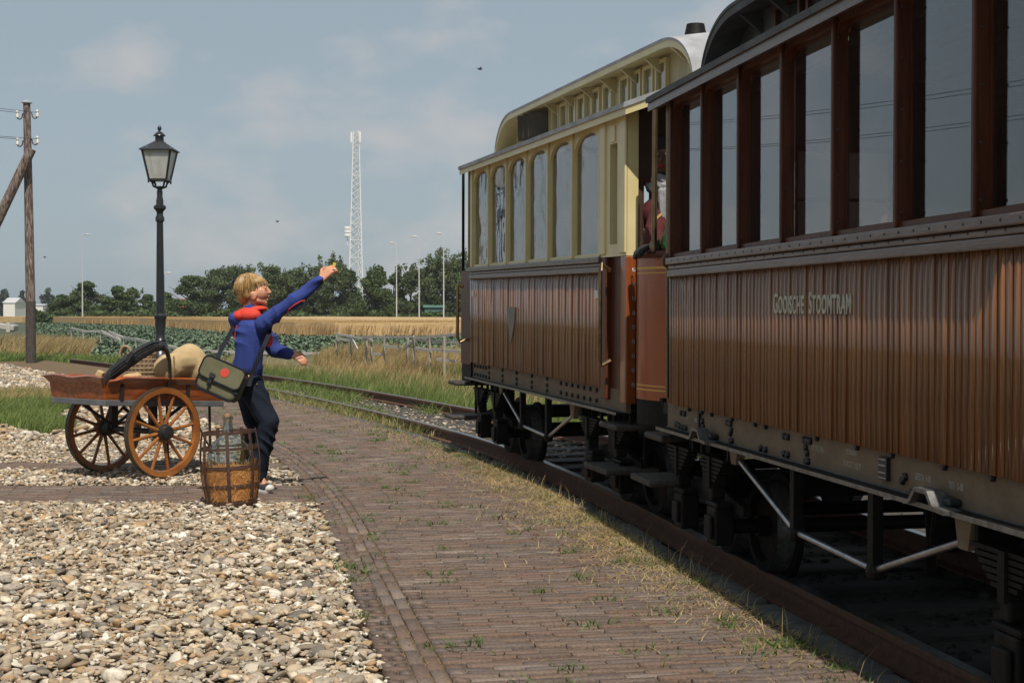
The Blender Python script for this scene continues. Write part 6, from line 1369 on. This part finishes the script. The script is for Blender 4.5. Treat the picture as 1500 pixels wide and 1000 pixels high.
# ------------------------------------------------------------------ lattice mast, street lights, far buildings, birds
M_galv = mat('white_galvanised', (.66, .66, .66), (.76, .76, .76), rough=.45, scale=2)
Ym = 250.0; mbase = P(523, 460, Ym); mbase.z = -.1; mast = empty('lattice_mast', mbase); tag(mast, 'tall white lattice antenna mast rising behind the trees', 'mast')
Hm = P(521, 193, Ym).z + .1; wid = lambda z: 2.75 - 1.75 * z / Hm
cs = [Vector((math.cos(R(a)), math.sin(R(a)), 0)) for a in (200, 320, 80)]
pt = lambda k, z: cs[k % 3] * (wid(z) * .577) + Vector((0, 0, z))
for k in range(3): MB().tube([pt(k, 0), pt(k, Hm * .5), pt(k, Hm)], [.13, .11, .09], 6).build('mast_leg', M_galv, mast)
z = 0.0
while z < Hm - .6:
    s_ = wid(z) * .72; z2 = min(Hm, z + s_); br = MB()
    for k in range(3):
        br.tube([pt(k, z), pt(k + 1, z2)], .06, 5)
        if int(z / s_) % 3 == 0: br.tube([pt(k, z), pt(k + 1, z)], .05, 5)
    br.build('bracing', M_galv, mast); z = z2
for k in range(3):
    p = pt(k, Hm - 1.2) + cs[k] * .3; MB().box((p.x - .14, p.y - .14, p.z - .8), (p.x + .14, p.y + .14, p.z + 1.0)).bar(pt(k, Hm - 1.0), p, .06, .06).build('panel_antenna', M_galv, mast)
p = P(509, 340, Ym) - mbase; dr = MB()
for k in range(3): dr.lathe([(.55, k * .62), (.60, k * .62 + .05), (.60, k * .62 + .45), (.55, k * .62 + .5)], 12, Matrix.Translation(p + Vector((0, 0, -.8))))
dr.bar(p + Vector((0, 0, -1.4)), p + Vector((1.0, 0, -1.4)), .1, .1); dr.bar(p + Vector((0, 0, -2.2)), p + Vector((0, 0, -.8)), .1, .1); dr.bar(p + Vector((0, 0, -2.2)), p + Vector((1.1, 0, -2.2)), .1, .1); dr.build('side_antenna', M_galv, mast, smooth=False)
M_lamp_metal = mat('grey_lamp_pole', (.40, .41, .42), (.48, .49, .5), rough=.5)
def street_light(px, top, Y, d, label, m_=M_lamp_metal):
    b = P(px, 460, Y); b.z = -.1; H = P(px, top, Y).z + .1; s = empty('street_light', b); tag(s, label, 'street light', 'street lights behind the trees')
    MB().tube([(0, 0, 0), (0, 0, H - .1)], [.085, .05], 7).build('pole', m_, s); MB().tube([(0, 0, H - .12), (d * .25, 0, H - .02)], .05, 5).sphere((d * .55, 0, H + .02), (.34, .13, .10), 10, 6).build('lamp_head', M_lamp_metal, s, smooth=True)
street_light(121, 344, 168, 1, 'street light over the trees between telegraph pole and street lamp'); street_light(240.5, 400, 168, 1, 'small street light almost touching the black street lamp post', M_dark)
street_light(581, 356, 166, -1, 'leftmost of the three street lights right of the mast'); street_light(614, 347, 166, -1, 'middle one of the three street lights right of the mast'); street_light(650, 342, 166, -1, 'street light nearest to the cream carriage')
def house(px0, px1, ytop, Y, label, wall, roofm, ridge=1.2, depth=8):
    a = P(px0, 455, Y); b = P(px1, 455, Y); h = P(px0, ytop, Y).z; w = b.x - a.x; o = empty('farm_building', (a.x, Y, -.1)); tag(o, label, 'building')
    MB().box((0, 0, 0), (w, depth, h)).build('wall', wall, o); MB().prism([(-.2, h), (depth + .2, h), (depth / 2, h + ridge)], -.2, w + .2, lambda y, z, d: Vector((d, y, z))).build('roof', roofm, o)
    for k in range(2 if w > 5 and Y < 300 else 0): MB().box((w * (.25 + .4 * k), -.03, h * .35), (w * (.25 + .4 * k) + .9, -.005, h * .7)).build('window', M_dark, o)
M_plaster = mat('pale_plaster', (.62, .60, .56), (.7, .68, .64), rough=.8); M_tile = mat('red_roof_tile', (.30, .075, .045), (.36, .10, .06), rough=.8, scale=2); M_greenwall = mat('green_cladding', (.06, .13, .11), (.08, .17, .14), rough=.7)
house(5, 22, 443, 380, 'white low farm building at the far left edge', M_plaster, mat('pale_sheet_roof', (.5, .5, .5)), 1.4); house(33, 63, 447, 400, 'long low white building beyond the meadow at left', M_plaster, mat('grey_sheet_roof', (.4, .4, .42)), .5)
house(246, 274, 449, 215, 'red roofed house mostly hidden behind the broad green tree', mat('brick_wall', (.20, .09, .06)), M_tile, 1.3); house(622, 650, 449, 178.5, 'small green shed below the street lights', M_greenwall, M_greenwall, .3, 2)
for k, (px, py, Y, s_) in enumerate(((703, 103, 45, .16), (407, 325, 60, .14), (66, 377, 70, .16))):
    b = empty('flying_bird', P(px, py, Y), R((30, -20, 70)[k])); tag(b, ('tiny dark bird high in the sky left of the cream carriage', 'tiny dark bird above the child and left of the mast', 'tiny dark bird low in the sky right of the telegraph pole')[k], 'bird', 'birds in the sky')
    mb = MB().sphere((0, 0, 0), (s_ * .5, s_ * .16, s_ * .15), 8, 6).sphere((s_ * .5, 0, .02), s_ * .12, 6, 5)
    for sy in (1, -1): mb.add([(s_ * .2, sy * s_ * .1, .02), (-s_ * .15, sy * s_ * .1, .02), (-s_ * .25, sy * s_ * .75, s_ * .35), (s_ * .1, sy * s_ * .5, s_ * .35), (s_ * .02, sy * s_ * .4, s_ * .18)], [(0, 1, 2, 3), (0, 4, 1)])
    mb.add([(-s_ * .4, -.02, 0), (-s_ * .4, .02, 0), (-s_ * .8, s_ * .15, 0), (-s_ * .8, -s_ * .15, 0)], [(0, 1, 2, 3)]); mb.build('body', M_dark, b)

# ------------------------------------------------------------------ summer air
hz = MB().box((-420, -60, -1.4), (420, 520, 46)).build('haze', None)
hm = bpy.data.materials.new('thin_haze'); hm.use_nodes = True; ht = hm.node_tree; ht.nodes.remove(ht.nodes['Principled BSDF'])
pv = N(ht, 'ShaderNodeVolumePrincipled'); pv.inputs['Color'].default_value = (.86, .92, 1, 1); pv.inputs['Density'].default_value = 0.0002; pv.inputs['Anisotropy'].default_value = 0.2
ht.links.new(pv.outputs[0], ht.nodes['Material Output'].inputs['Volume']); hz.data.materials.append(hm); tag(hz, kind='stuff')
